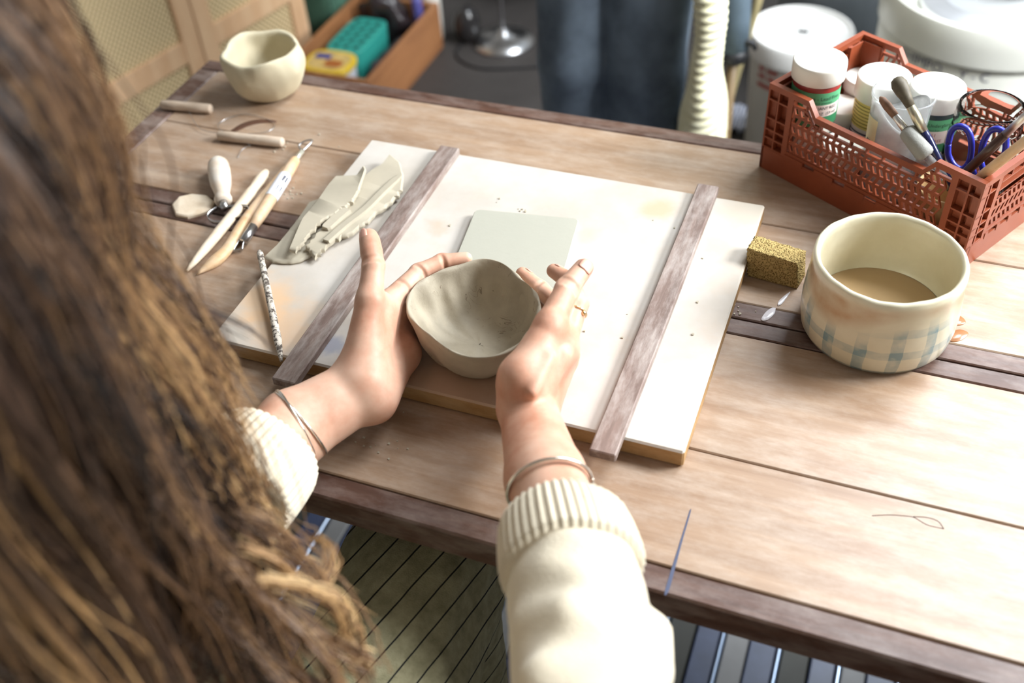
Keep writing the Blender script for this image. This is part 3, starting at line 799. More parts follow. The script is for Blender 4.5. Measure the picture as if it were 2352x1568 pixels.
# wire clay cutter: two wooden toggles on a thin wire
wc = thing('wire_clay_cutter', 'wire clay cutter with two short worn wooden toggles', 'cutter', at(560, 320, TT))
TG = wood('worn_toggle', lin(172, 146, 122), lin(216, 196, 174), 1, (6, 40, 40), .7, lin(232, 222, 208), .6)
TA, TB = (at(372, 240, TT + .0065), at(485, 250, TT + .0065)), (at(502, 311, TT + .0068), at(650, 327, TT + .0068))
for (p, q) in (TA, TB):
    V, F = tube_vf([p + (q - p) * t for t in (0, .02, .3, .5, .7, .98, 1)], [.0052, .0064, .0066, .0062, .0067, .0065, .0054], 16); obj('toggle', V, F, TG, wc)
m1, m2 = (TA[0] + TA[1]) / 2, (TB[0] + TB[1]) / 2
P = spline([m1, at(470, 300, TT + .004), at(600, 305, TT + .003), at(630, 282, TT + .002), at(560, 262, TT + .002), at(500, 290, TT + .003), m2 - A(0, .007, .003), m2 + A(.0, -.012, -.004), at(555, 345, TT + .002), at(546, 362, TT + .001)], 60)
V, F = tube_vf(P, .0004, 5); obj('wire', V, F, STEEL, wc)
# speckled stick lying over the board edge
def speck():
    n = NT('speckled_dried_clay_stick'); v = n.coord()
    c = n.ramp(n.noise(v, 230, 3, .7), [(.42, lin(84, 74, 66)), (.52, lin(206, 196, 182))]); n.set(Base_Color=c, Roughness=.8); n.bump(n.noise(v, 200, 3), .5, .001); return n.m
P = spline([at(596, 577, BT + .009), at(603, 610, BT + .0085), at(622, 700, BT + .0065), at(636, 770, BT + .005), at(646, 828, BT + .004)], 20)
V, F = tube_vf(P, np.r_[.0024, .0036, .0036, np.linspace(.0034, .0040, 12), .0042, .0036, .0030, .0024, .0016], 12)
tag(obj('needle_stick', V, F, speck(), None), 'thin speckled clay-crusted stick lying on the board beside the left batten', 'stick')
# kidney-shaped wooden rib half hidden by the hair
V, F = prism_vf([at(x, y, TT + .004) for x, y in ((395, 470), (410, 452), (440, 445), (475, 448), (492, 462), (486, 480), (460, 490), (430, 497), (402, 492))], TT + .0002, TT + .005, .0015)
tag(obj('wooden_rib', V, F, TOOLP, None, auto=.6), 'pale kidney-shaped wooden rib half hidden behind the hair', 'tool')

# ------------------------------------------------------------------ terracotta crate
CR = NT('terracotta_plastic'); CR.set(Base_Color=CR.ramp(CR.noise(CR.coord(), 20, 3), [(.3, lin(128, 60, 34)), (.7, lin(144, 70, 40))]), Roughness=.42); CR = CR.m
CL, CW, CH, CLOW = .270, .168, .1125, .0965
L0 = A(-.1254, 1.0592, TT + .0003); CTH = math.radians(-29.8)
CU = A(math.cos(CTH), math.sin(CTH), 0); CVv = A(-CU[1], CU[0], 0)
def cw(u, v, z): return L0 + CU * u + CVv * v + A(0, 0, z)
crate = thing('plastic_crate', 'terracotta orange folding plastic crate full of paint jars and brushes', 'crate', L0, CTH)
MAPS = {'front': (CL, lambda s, t, z: (s, t, z)), 'back': (CL, lambda s, t, z: (CL - s, CW - t, z)),
        'left': (CW, lambda s, t, z: (t, CW - s, z)), 'right': (CW, lambda s, t, z: (CL - t, s, z))}
def wall_prism(mb, f, poly, t0, t1):
    n = len(poly); V = [f(s, t0, z) for s, z in poly] + [f(s, t1, z) for s, z in poly]
    mb.add(V, [tuple(range(n)), tuple(range(n, 2 * n))[::-1]] + [(i, n + i, n + (i + 1) % n, (i + 1) % n) for i in range(n)])
for side, (LL, f) in MAPS.items():
    long = side in ('front', 'back')
    prof = [(0, CH), (.055, CH), (.067, CLOW), (LL - .067, CLOW), (LL - .055, CH), (LL, CH)] if long else [(.0068, CH), (LL - .0068, CH)]
    def top(s):
        for (a, za), (b, zb) in zip(prof, prof[1:]):
            if a <= s <= b: return za + (zb - za) * (s - a) / (b - a)
        return CH
    e0 = 0 if long else .0045
    mb = MB()
    # top rail following the profile
    for (a, za), (b, zb) in zip(prof, prof[1:]):
        wall_prism(mb, f, [(a, za - .007), (b, zb - .007), (b, zb), (a, za)], 0, .0065)
    # solid foot band with a stepped lip
    wall_prism(mb, f, [(0, 0), (LL, 0), (LL, .029), (0, .029)], 0, .0035)
    for k in range(5):
        s0 = .03 + k * (LL - .06) / 5; wall_prism(mb, f, [(s0 + .004, .026), (s0 + (LL - .06) / 5 - .012, .026), (s0 + (LL - .06) / 5 - .012, .0335), (s0 + .004, .0335)], -.0006, .004)
    # corner posts with little square pockets
    for (p0, sg) in ((0, 1), (LL, -1)):
        for ds, w in ((e0 + .0, .0022), (.014, .002), (.028, .007)):
            s0, s1 = sorted((p0 + sg * ds, p0 + sg * (ds + w))); wall_prism(mb, f, [(s0, .029), (s1, .029), (s1, CH - .006), (s0, CH - .006)], .0002, .0085)
        for z in (.029, .042, .053, .068, .092):
            s0, s1 = sorted((p0 + sg * e0, p0 + sg * .03)); wall_prism(mb, f, [(s0, z), (s1, z), (s1, z + .002), (s0, z + .002)], .0004, .0085)
        s0, s1 = sorted((p0 + sg * e0, p0 + sg * .034)); wall_prism(mb, f, [(s0, .0), (s1, 0), (s1, CH - .006), (s0, CH - .006)], .0085, .0105)
    s0, s1 = .033, LL - .033
    wall_prism(mb, f, [(s0, .0335), (s1, .0335), (s1, .0375), (s0, .0375)], .0005, .006)
    # ribs under the top rail
    k = int((s1 - s0) / .020)
    for j in range(1, k):
        s = s0 + (s1 - s0) * j / k; wall_prism(mb, f, [(s - .0008, top(s) - .014), (s + .0008, top(s) - .014), (s + .0008, top(s) - .006), (s - .0008, top(s) - .006)], .0005, .006)
    for (a, za), (b, zb) in zip(prof, prof[1:]):
        a2, b2 = max(a, s0), min(b, s1)
        if b2 > a2: wall_prism(mb, f, [(a2, top(a2) - .0165), (b2, top(b2) - .0165), (b2, top(b2) - .0135), (a2, top(a2) - .0135)], .001, .0045)
    if not long:
        for z in (.0865, .0965): wall_prism(mb, f, [(.035, z), (LL - .035, z), (LL - .035, z + .002), (.035, z + .002)], .0, .008)
    w = mb.obj('wall', CR, crate, smooth=False, world=False)
    # pierced tumbling-block lattice: rows of slanted slots
    mb = MB(); rh = .0122; cwid = .0084; row = 0; z = .0375
    ztop = (CH if long else .0865)
    while z + rh * .4 < ztop - .012:
        sg = 1 if row % 2 else -1; sk = .0052 * sg
        m = int((s1 - s0) / cwid) + 2
        for j in range(-1, m):
            a = s0 + j * cwid + (0 if sg > 0 else .0052)
            tp = min(z + rh, top(min(max(a + cwid / 2, s0), s1)) - .0145 if long else ztop)
            if tp - z < .004: continue
            fr = (tp - z) / rh
            q = [(a, z), (a + cwid, z), (a + cwid + sk * fr, tp), (a + sk * fr, tp)]
            if min(p[0] for p in q) < s0 - .002 or max(p[0] for p in q) > s1 + .002: continue
            c = (sum(p[0] for p in q) / 4, sum(p[1] for p in q) / 4); kx, kz = (.56, .70)
            g = [(c[0] + (p[0] - c[0] - (p[1] - c[1]) * sk / rh) * kx + (p[1] - c[1]) * kz * sk / rh, c[1] + (p[1] - c[1]) * kz) for p in q]
            V = [f(s, t, zz) for t in (.0015, .0038) for s, zz in q + g]
            Fq = []
            for i in range(4):
                k2 = (i + 1) % 4
                Fq += [(i, k2, 4 + k2, 4 + i), (8 + i, 12 + i, 12 + k2, 8 + k2), (4 + i, 4 + k2, 12 + k2, 12 + i)]
            mb.add(V, Fq)
        z += rh; row += 1
    mb.obj('lattice', CR, w, smooth=False, world=False)
MB().box((.003, .003, .0), (CL - .003, CW - .003, .004)).obj('base', CR, crate, smooth=False, world=False)

# ---- jars and brushes in the crate
INK = simple('label_ink', (.015, .02, .02), .6); REDINK = simple('red_label_ink', lin(150, 40, 40), .6)
GREEN = simple('green_label', lin(92, 168, 120), .5, 0, .04); DGREEN = simple('dark_green_label', lin(54, 130, 86), .5, 0, .05)
PINKW = simple('pinkish_label', lin(230, 214, 206), .55, 0, .03); YEL = simple('yellow_label', lin(226, 206, 120), .55, 0, .06)
LIDM = simple('white_lid', lin(238, 234, 224), .4, 0, .02)
def vth(c): return math.atan2(-c[1], -c[0])        # direction from c to where the photographer stands
def lid(c, r, z0, z1, parent):
    prof = [(r * .96, z0), (r, z0 + .0012), (r, z1 - .003), (r * .985, z1 - .0008), (r * .94, z1), (r * .9, z1 - .0004), (0, z1 - .0004)]
    V, F = lathe_vf(prof, 56, c, lambda t, rr, z: (rr * (1 + (.004 if rr > r * .97 else 0) * math.cos(56 * t / 2)), z)); return obj('lid', V, F, LIDM, parent, auto=.9)
def jar(label, c, H, r, body_mat, lid_h, name='paint_jar', cat='jar', group='white-lidded jars in the crate'):
    t = thing(name, label, cat, c, 0, group)
    V, F = lathe_vf([(0, .0), (r * .84, 0), (r * .88, .002), (r * .90, H - lid_h - .004), (r * .86, H - lid_h), (r * .8, H - lid_h + .004), (0, H - lid_h + .004)], 48, c); obj('body', V, F, body_mat, t, auto=.9)
    lid(c, r, H - lid_h, H, t); return t
RED_G = simple('red_glaze_in_jar', lin(150, 52, 48), .3)
def green_label(t, c, r, z0, z1, lines, panel, th):
    R = r * .90 + .0004
    V, F = patch_cyl(R, z0, z1, th - 1.7, th + 1.7, c, 30); lb = obj('label', V, F, GREEN, t)
    V, F = patch_cyl(R + .0002, z0, z0 + (z1 - z0) * .30, th - 1.69, th + 1.69, c, 30); obj('label_band', V, F, DGREEN, lb)
    V, F = patch_cyl(R + .0004, z0 + (z1 - z0) * panel[0], z0 + (z1 - z0) * panel[1], th - .55, th + 1.1, c, 16); obj('label_panel', V, F, PINKW, lb)
    mb = MB(); mr = MB()
    for (s, sz, zf, dt, red) in lines: (mr if red else mb).add(*wrap_text(s, sz, R + .0006, z0 + (z1 - z0) * zf, th + dt, c))
    if mb.n: mb.obj('lettering', INK, lb, smooth=False)
    if mr.n: mr.obj('lettering', REDINK, lb, smooth=False)
# stacked white tubs at the bottom of the crate
ZB = .0046
c1 = cw(.034, .040, ZB); H1 = .060
jar('short white jar hidden under the red paint jar', c1, H1, .0245, WHITEP, .016)
c = c1 + A(0, 0, H1 + .0002)
j1 = jar('red paint jar with green label and white lid at the front-left crate corner', c, .0755, .0295, RED_G, .0215)
green_label(j1, c, .0295, .004, .047, [('Underglaze - Lead Free', .0062, .84, -.05, 0), ('for bisque or greenware', .003, .72, .1, 0), ('BRILLIANT RED', .0052, .56, .26, 0), ('2 FL. OZ. (59 ml)', .0050, .40, .3, 0)], (.31, .66), vth(c) + .15)
jar('short white jar standing just behind the red paint jar', cw(.036, .0925, ZB), .056, .0235, WHITEP, .018)
jar('low white jar against the crate wall between the red and yellow-labelled jars', cw(.083, .039, ZB), .050, .0235, WHITEP, .016)
jar('grey-white jar in the far left crate corner', cw(.032, .1385, ZB), .072, .0225, simple('greyish_plastic', lin(206, 202, 190), .5, 0, .04), .016)
c = cw(.0765, .1070, ZB)
j2 = jar('tall white jar with a yellow label and white lid', c, .105, .0300, WHITEP, .026)
th = vth(c) - .25
V, F = patch_cyl(.0305 * .90 + .0004, .046, .080, th - 1.2, th + .9, c, 20); lb = obj('label', V, F, YEL, j2)
V, F = patch_cyl(.0305 * .90 + .0004, .018, .046, th - 1.2, th + .9, c, 20); lb2 = obj('label_lower', V, F, PINKW, j2)
mb = MB()
for k in range(7): mb.add(*patch_cyl(.0305 * .9 + .0008, .049 + .0042 * k, .0503 + .0042 * k, th - 1.0 + .05 * (k % 3), th + .5 - .07 * (k % 2), c, 14))
mb.obj('fine_print', simple('olive_print', lin(150, 130, 60), .6), lb, smooth=False)
mb = MB()
for k in range(4): mb.add(*patch_cyl(.0305 * .9 + .0008, .027 + .0042 * k, .0288 + .0042 * k, th - 1.0, th + .55 - .12 * (k % 2), c, 14))
mb.obj('fine_print', simple('navy_print', lin(50, 46, 84), .6), lb2, smooth=False)
c = cw(.1370, .1165, .0445)
# a plain tub lifts the third jar
jar('short white jar hidden under the dark green paint jar', cw(.1370, .1165, ZB), .0397, .0265, WHITEP, .012)
j3 = jar('dark paint jar with green label and white lid in the crate middle', c, .0735, .0295, simple('dark_glaze_in_jar', lin(50, 64, 66), .3), .0215)
green_label(j3, c, .0295, .004, .045, [('Velvet Underglaze', .0056, .84, .05, 0), ('lead free', .0032, .70, .15, 0), ('V-361', .0062, .54, .0, 1), ('LEADFREE', .0052, .36, .12, 1)], (.26, .66), vth(c) + .12)
# clear plastic cup with powder
CLEARP = NT('clear_plastic'); CLEARP.set(Base_Color=(.93, .95, .95), Roughness=.12, Transmission_Weight=.82, IOR=1.15, Alpha=.75); CLEARP = CLEARP.m
FROST = NT('frosted_residue'); FROST.set(Base_Color=FROST.ramp(FROST.noise(FROST.coord(), 90, 5, .7), [(.3, lin(196, 198, 198)), (.7, lin(236, 236, 234))]), Roughness=.7, Alpha=.8); FROST = FROST.m
c = cw(.1345, .0525, ZB)
cup = thing('clear_plastic_cup', 'clear plastic cup with a barcode sticker and white powder inside', 'cup', c)
V, F = lathe_vf([(0, .0), (.0255, 0), (.0265, .002), (.0315, .124), (.0330, .126), (.0330, .129), (.0315, .1295), (.0300, .126), (.0255, .004), (0, .003)], 48, c); obj('wall', V, F, CLEARP, cup, auto=.8)
V, F = lathe_vf([(0, .0035), (.0235, .0035), (.0284, .112), (.0280, .116), (.0262, .110), (.022, .03), (0, .024)], 40, c, lambda t, r, z: (r, z + (.012 * math.sin(t * 2 + .7) - .006 if z > .1 else 0))); obj('powder', V, F, FROST, cup)
th = vth(c) - .95
V, F = patch_cyl(.0302, .070, .106, th - .32, th + .30, c, 8, .0318); lb = obj('sticker', V, F, simple('cream_sticker', lin(226, 224, 178), .55, 0, .02), cup)
mb = MB()
for k in range(11): mb.add(*patch_cyl(.0306, .073 + .0018 * k, .0738 + .0018 * k + .0004 * (k % 3), th - .16, th + .2, c, 6, .0307))
mb.obj('barcode', INK, lb, smooth=False)
# glass screw-top jar
GLASS = NT('clear_glass'); GLASS.set(Base_Color=(.98, .99, .985), Roughness=.02, Transmission_Weight=1.0, IOR=1.22); GLASS = GLASS.m
c = cw(.2015, .1165, ZB)
gj = thing('glass_jar', 'empty clear glass jar with a screw-thread neck', 'jar', c)
V, F = lathe_vf([(0, 0), (.034, 0), (.037, .004), (.0375, .070), (.0365, .084), (.0345, .091), (.0335, .094), (.0352, .096), (.0338, .099), (.0352, .102), (.0338, .105), (.0350, .108), (.0338, .112), (.0335, .1155), (.0320, .1165),
                 (.0308, .115), (.0312, .094), (.0340, .084), (.0355, .070), (.0350, .008), (0, .006)], 56, c); obj('glass_wall', V, F, GLASS, gj)
V, F = patch_cyl(.0379, .018, .055, vth(c) - .9, vth(c) + .2, c, 14); lb = obj('label', V, F, simple('clear_label', lin(228, 228, 216), .5, 0, .03), gj)
mb = MB()
for k in range(5): mb.add(*patch_cyl(.0382, .024 + .0055 * k, .0252 + .0055 * k, vth(c) - .85, vth(c) - .1 - .1 * (k % 2), c, 10))
mb.obj('fine_print', INK, lb, smooth=False)
V, F = lathe_vf([(0, .0062), (.034, .0062), (.0345, .022), (.02, .020), (0, .021)], 32, c); obj('residue', V, F, simple('red_brown_residue', lin(170, 92, 74), .6), gj)
# small brown bowl under the scissors
c = cw(.2130, .0430, ZB)
V, F = lathe_vf([(0, 0), (.018, 0), (.023, .004), (.029, .030), (.0310, .052), (.0305, .0545), (.0285, .0545), (.0270, .050), (.021, .012), (0, .008)], 40, c)
tag(obj('brown_bowl', V, F, clay_mat('brown_stoneware', lin(176, 142, 98), .85, .5), None), 'small brown bowl in the crate under the scissors', 'bowl')
# scissors
BLUE = simple('blue_plastic', lin(38, 44, 148), .3, 0, .03)
sc = thing('scissors', 'scissors with dark blue plastic loops standing in the crate', 'scissors', cw(.213, .045, .015))
def sp(px, py, d=0.0): # scissors lie in an upright plane across the crate
    d_ = ray(px, py); n_ = unit(A(-.30, -.95, .10)); q = cw(.213, .042 + d, .08); t = ((q - A(0, 0, CZ)) @ n_) / (d_ @ n_); return A(0, 0, CZ) + d_ * t
mb = MB()
for pts in ([(2178, 330), (2186, 300), (2203, 290), (2222, 298), (2231, 325), (2228, 365), (2212, 388), (2192, 380), (2178, 355)], [(2252, 370), (2258, 330), (2272, 303), (2292, 296), (2308, 308), (2310, 340), (2300, 372), (2280, 392), (2260, 390)]):
    P = spline([sp(*p) for p in pts + [pts[0]]], 40)
    h = MB(); h.tube(P, .0033, 8); h.obj('handle', BLUE, sc)
h = MB(); h.tube([sp(2226, 372), sp(2230, 395), sp(2238, 425), sp(2244, 470)], [.004, .0055, .0055, .004], 8); h.tube([sp(2262, 388, .004), sp(2256, 405, .004), sp(2244, 430, .004), sp(2238, 470, .004)], [.004, .0055, .0055, .004], 8); h.obj('shank', BLUE, sc)
h = MB(); h.tube([sp(2244, 468), sp(2246, 500)], [.0045, .0025], 4, squash=.25); h.tube([sp(2238, 468, .003), sp(2236, 500, .003)], [.0045, .0025], 4, squash=.25); h.obj('blade', STEEL, sc)
# brushes
BR = simple('dark_bristles', lin(86, 78, 62), .6, 0, .35, 160); BR2 = simple('brown_bristles', lin(126, 92, 70), .6, 0, .3, 160)
NAVY = simple('navy_lacquer', lin(30, 34, 74), .2); FOAM = simple('grey_foam_grip', lin(150, 150, 144), .85, 0, .08, 60, .3, 300); DBROWN = simple('dark_brown_lacquer', lin(62, 40, 34), .3)
def pl(px, py, v):  # pixel to the upright plane at crate depth v
    d = ray(px, py); q = cw(0, v, 0); t = ((q - A(0, 0, CZ)) @ CVv) / (d @ CVv); return A(0, 0, CZ) + d * t
def brush(label, segs, group='brushes in the crate'):
    t = thing('paint_brush', label, 'brush', segs[-1][1][-1], 0, group)
    for nm, P, R, m in segs:
        V, F = tube_vf(P, R, 14); obj(nm, V, F, m, t)
    return t
a, b = pl(2057, 178, .022), pl(2158, 372, .020); d = b - a
brush('mop brush with a rounded dark bristle head and navy handle', [('bristles', [a + d * t for t in (0, .02, .08, .16, .24, .34)], [.002, .006, .0082, .0075, .0058, .0046], BR),
      ('ferrule', [a + d * t for t in (.32, .45, .64)], [.0045, .0052, .0046], simple('brassy_ferrule', (.62, .57, .42), .3, .9)), ('handle', [a + d * t for t in (.63, .75, .95, 1.35)], [.0044, .0050, .0044, .0028], NAVY)])
a, b = pl(2021, 222, .016), pl(2140, 372, .013); d = b - a
brush('brush with a small brown tip and fat grey foam grip', [('bristles', [a + d * t for t in (0, .04, .14, .30)], [.0008, .0036, .0046, .0040], BR2), ('ferrule', [a + d * t for t in (.26, .40, .55)], [.0040, .0040, .0046], simple('pale_ferrule', (.75, .74, .70), .25, .9)),
      ('foam_grip', [a + d * t for t in (.50, .52, .56, .72, .86, .90, .92)], [.006, .0085, .0092, .0098, .0102, .0090, .006], FOAM), ('handle', [a + d * t for t in (.90, 1.0, 1.25)], [.0040, .0046, .0042], CLEARP)])
a, b = pl(2390, 232, .035), pl(2222, 392, .030); d = b - a
brush('paint brush with a dark brown handle leaning beside the scissors', [('bristles', [a - d * .35, a - d * .2, a], [.001, .004, .0035], BR), ('ferrule', [a, a + d * .46], [.0034, .0042], STEEL), ('handle', [a + d * .46, a + d * .7, a + d * 1.05, a + d * 1.3], [.0046, .0052, .0046, .003], DBROWN)])
a, b = pl(2420, 272, .020), pl(2245, 412, .016)
P = [a + (b - a) * t for t in (0, .1, .5, .9, 1.15)]
V, F = tube_vf(P, [.003, .0046, .005, .0052, .003], 12); tag(obj('wooden_stick', V, F, TOOLW, None), 'pale wooden stick leaning over the near right corner of the crate', 'stick')

# ------------------------------------------------------------------ behind the table: wheel, buckets
WH = simple('wheel_white_plastic', lin(232, 232, 222), .35, 0, .02)
WHG = simple('wheel_head_metal', lin(200, 202, 206), .35, .6, .03)
wc0 = A(.165, 2.177, 0)
wheel = thing('pottery_wheel', 'white electric pottery wheel with a round splash pan', 'pottery wheel', wc0)
V, F = lathe_vf([(0, .02), (.200, .02), (.206, .03), (.213, .40), (.208, .412), (.19, .415), (0, .415)], 80, wc0); obj('drum', V, F, WH, wheel, auto=.8)
V, F = lathe_vf([(.10, .4255), (.214, .4205), (.219, .424), (.2195, .46), (.2175, .488), (.2145, .497), (.208, .500), (.202, .495), (.200, .45), (.10, .437)], 96, wc0, caps=False); obj('splash_pan', V, F, WH, wheel, auto=.8)
V, F = lathe_vf([(0, .445), (.135, .445), (.142, .450), (.142, .462), (.137, .466), (.10, .467), (.098, .469), (.05, .468), (0, .468)], 72, wc0); obj('wheel_head', V, F, WHG, wheel, auto=.8)
for k in range(3):
    t = .6 + k * 2.1; V, F = lathe_vf([(0, .0), (.018, .0), (.02, .004), (.018, .022), (0, .022)], 16, wc0 + A(.17 * math.cos(t), .17 * math.sin(t), 0)); obj('foot', V, F, BLACK, wheel)
NVY = simple('navy_lettering', lin(58, 58, 92), .5)
th0 = math.atan2(-wc0[1], -wc0[0])
def wang(x, y): q = at(x, y, .388) - wc0; return math.atan2(q[1], q[0])
V, F = wrap_text('SHIMPO', .028, .2136, .4035, wang(2122, 150), wc0, 1.0); obj('lettering', V, F, NVY, wheel, smooth=False)
V, F = wrap_text('Y - C', .026, .2136, .4035, wang(2236, 180), wc0, 1.0); obj('lettering', V, F, NVY, wheel, smooth=False)
# pot on the wheel
V, F = lathe_vf([(0, 0), (.050, 0), (.060, .004), (.072, .030), (.078, .065), (.075, .068), (.071, .063), (.062, .03), (.045, .012), (0, .010)], 56, wc0 + A(.02, .05, .4688))
tag(obj('thrown_bowl', V, F, WH, None), 'white bowl standing on the pottery wheel head', 'bowl')

bc = A(-.208, 2.225, 0)
BUCK = simple('cloudy_bucket_plastic', lin(206, 204, 194), .45, 0, .05, 8)
bk = thing('plastic_bucket', 'white plastic bucket with a flat lid and red lettering', 'bucket', bc)
V, F = lathe_vf([(0, .002), (.094, .002), (.098, .006), (.108, .28), (.108, .30), (0, .30)], 64, bc); obj('body', V, F, BUCK, bk, auto=.8)
V, F = lathe_vf([(.112, .278), (.1165, .280), (.1175, .318), (.1135, .326), (.108, .327), (.105, .318), (.06, .318), (0, .318)], 64, bc, caps=False); ld = obj('lid', V, F, WHITEP, bk, auto=.8)
MB().box(bc + A(-.008, -.006, .3181), bc + A(.014, .004, .322), .001).obj('lid_tab', simple('dark_tab', (.05, .05, .05), .6), ld, smooth=False)
mb = MB(); tb = vth(bc)
for (z, a0, ws) in ((.258, -.85, (.16, .26)), (.240, -.85, (.2, .18, .22, .2)), (.218, -.85, (1.1,))):
    a_ = tb + a0
    for w_ in ws:
        mb.add(*patch_cyl(.1079, z, z + .010, a_, a_ + w_, bc, 8)); a_ += w_ + .07
mb.obj('red_print', simple('red_print_ink', lin(172, 66, 54), .5), bk, smooth=False)
gc = A(-.165, 2.60, 0)
gb = thing('grey_bin', 'round grey bin standing behind the white bucket', 'bin', gc)
GB = simple('blue_grey_plastic', lin(128, 136, 142), .4, 0, .06)
V, F = lathe_vf([(0, .002), (.13, .002), (.135, .008), (.158, .36), (.158, .37), (.150, .37), (.128, .012), (0, .012)], 56, gc); obj('body', V, F, GB, gb, auto=.8)
V, F = lathe_vf([(.150, .362), (.163, .362), (.166, .368), (.166, .380), (.160, .384), (.150, .380)], 56, gc, caps=False); obj('rim', V, F, GB, gb, auto=.8)
# leaning pole and padded tube beside the bucket
def pY(px, py, Y):
    d = ray(px, py); return A(0, 0, CZ) + d * (Y / d[1])
P = [pY(1762, -70, 2.03), pY(1736, 20, 2.01), pY(1708, 110, 1.99), pY(1680, 210, 1.97)]
dr = unit(P[3] - P[0]); P.append(P[3] + dr * (P[3][2] / -dr[2])); P[-1][2] = .0
V, F = tube_vf(P, .009, 12); tag(obj('wooden_pole', V, F, simple('khaki_pole', lin(150, 138, 100), .5, 0, .1), None), 'thin khaki pole leaning beside the white bucket', 'pole')
tb_ = thing('padded_tube', 'blue-grey padded tube with a black end cap beside the knitted cardigan', 'tube', pY(1685, 138, 1.78) * A(1, 1, 1))
a, b = pY(1690, -160, 1.79), pY(1683, 112, 1.78); d = b - a
BG = simple('blue_grey_padding', lin(84, 100, 112), .7, 0, .15, 14, .2, 90)
V, F = tube_vf([a, a + d * .3, a + d * .7, b], [.030, .031, .031, .030], 20); obj('sleeve', V, F, BG, tb_)
V, F = tube_vf([b - d * .01, b + d * .06, b + d * .10, b + d * .115], [.0305, .031, .027, .016], 20); obj('end_cap', V, F, BLACK, tb_)
q = pY(1722, 98, 1.77); V, F = tube_vf([q - A(.03, 0, 0), q + A(.006, 0, 0), q + A(.012, 0, -.012)], [.007, .007, .005], 8); obj('clip', V, F, BLACK, tb_)
q = b + d * .10; V, F = tube_vf([q, A(q[0] - .004, q[1] + .02, .006)], [.010, .012], 12); obj('foot_tube', V, F, simple('brown_tube', lin(120, 98, 66), .5), tb_)
V, F = lathe_vf([(0, 0), (.055, 0), (.06, .006), (.05, .012), (0, .014)], 24, A(q[0] - .004, q[1] + .02, 0)); obj('foot_plate', V, F, BLACK, tb_)
# striped cloth on the floor
n = NT('blue_striped_cloth'); tc = n.new('ShaderNodeTexCoord'); spx = n.new('ShaderNodeSeparateXYZ'); n.link(tc.outputs['Object'], spx.inputs[0])
n.set(Base_Color=n.mix(n.math('LESS_THAN', n.math('FRACT', n.math('MULTIPLY', spx.outputs[0], 110)), .4), lin(222, 224, 232), lin(92, 104, 140)), Roughness=.9)
q = at(1708, 262, .02)
m_ = 14; V = []; F = []
for s in (0, 1):
    for i in range(m_):
        for j in range(m_):
            V.append(q + A((i / (m_ - 1) - .5) * .09, (j / (m_ - 1) - .5) * .13, .004 + .018 * abs(math.sin(i * .9 + j * .4)) * abs(math.cos(j * .6)) - s * .004))
g = lambda s, i, j: s * m_ * m_ + i * m_ + j
for i in range(m_ - 1):
    for j in range(m_ - 1): F += [(g(0, i, j), g(0, i + 1, j), g(0, i + 1, j + 1), g(0, i, j + 1)), (g(1, i, j), g(1, i, j + 1), g(1, i + 1, j + 1), g(1, i + 1, j))]
for i in range(m_ - 1):
    for j in (0, m_ - 1): F += [(g(0, i, j), g(0, i + 1, j), g(1, i + 1, j), g(1, i, j)), (g(0, j, i), g(0, j, i + 1), g(1, j, i + 1), g(1, j, i))]
V = np.array(V); V[:, 2] -= V[:, 2].min() - .0005
tag(obj('striped_cloth', V, F, n.m, None), 'crumpled blue and white striped cloth on the floor behind the table', 'cloth')

# ------------------------------------------------------------------ pine box of odds and ends
bx = thing('pine_box', 'long low pine box full of odds and ends on the floor', 'box', (-1.37, 2.26, 0))
X0, X1, Y0, Y1, BH = -1.50, -1.24, 2.04, 2.49, .138
for (lo, hi) in (((X1 - .016, Y0, .0), (X1, Y1, BH)), ((X0, Y0, .0), (X0 + .016, Y1, BH)), ((X0 + .0165, Y0, 0), (X1 - .0165, Y0 + .016, BH)), ((X0 + .0165, Y1 - .016, 0), (X1 - .0165, Y1, BH))):
    MB().box(lo, hi, .0015).obj('side_board', PINE_D, bx, smooth=False)
MB().box((X0 + .0165, Y0 + .0165, .003), (X1 - .0165, Y1 - .0165, .012)).obj('bottom_board', PINE_D, bx, smooth=False)
# margarine tub
YT = simple('yellow_tub_print', lin(222, 186, 52), .4, 0, .08); TUBW = simple('tub_white', lin(206, 208, 214), .4, 0, .04)
tc0 = A(-1.392, 2.115, .0125)
def superell(a, b, n, c, z, p=3.2):
    t = np.linspace(0, 2 * PI, n, endpoint=False); return np.c_[c[0] + a * np.sign(np.cos(t)) * np.abs(np.cos(t)) ** (2 / p), c[1] + b * np.sign(np.sin(t)) * np.abs(np.sin(t)) ** (2 / p), np.full(n, z)]
def stack(rings):
    n = len(rings[0]); V = np.concatenate(rings); F = [(k * n + i, k * n + (i + 1) % n, (k + 1) * n + (i + 1) % n, (k + 1) * n + i) for k in range(len(rings) - 1) for i in range(n)]
    F += [tuple(range(n))[::-1], tuple((len(rings) - 1) * n + i for i in range(n))]; return V, F
tub = thing('margarine_tub', 'white and yellow margarine tub lying in the pine box', 'tub', tc0)
Z = tc0[2]
V, F = stack([superell(.058, .046, 48, tc0, Z), superell(.064, .052, 48, tc0, Z + .115)]); obj('tub_body', V, F, TUBW, tub, auto=.6)
V, F = stack([superell(.067, .055, 48, tc0, Z + .110), superell(.068, .056, 48, tc0, Z + .122), superell(.066, .054, 48, tc0, Z + .125)]); ld = obj('lid', V, F, [YT], tub, auto=.6)
V, F = stack([superell(.056, .044, 40, tc0, Z + .1251), superell(.056, .044, 40, tc0, Z + .1256)]); obj('lid_print', V, F, simple('toast_print', lin(206, 176, 110), .4, 0, .35, 60), ld, auto=.6)
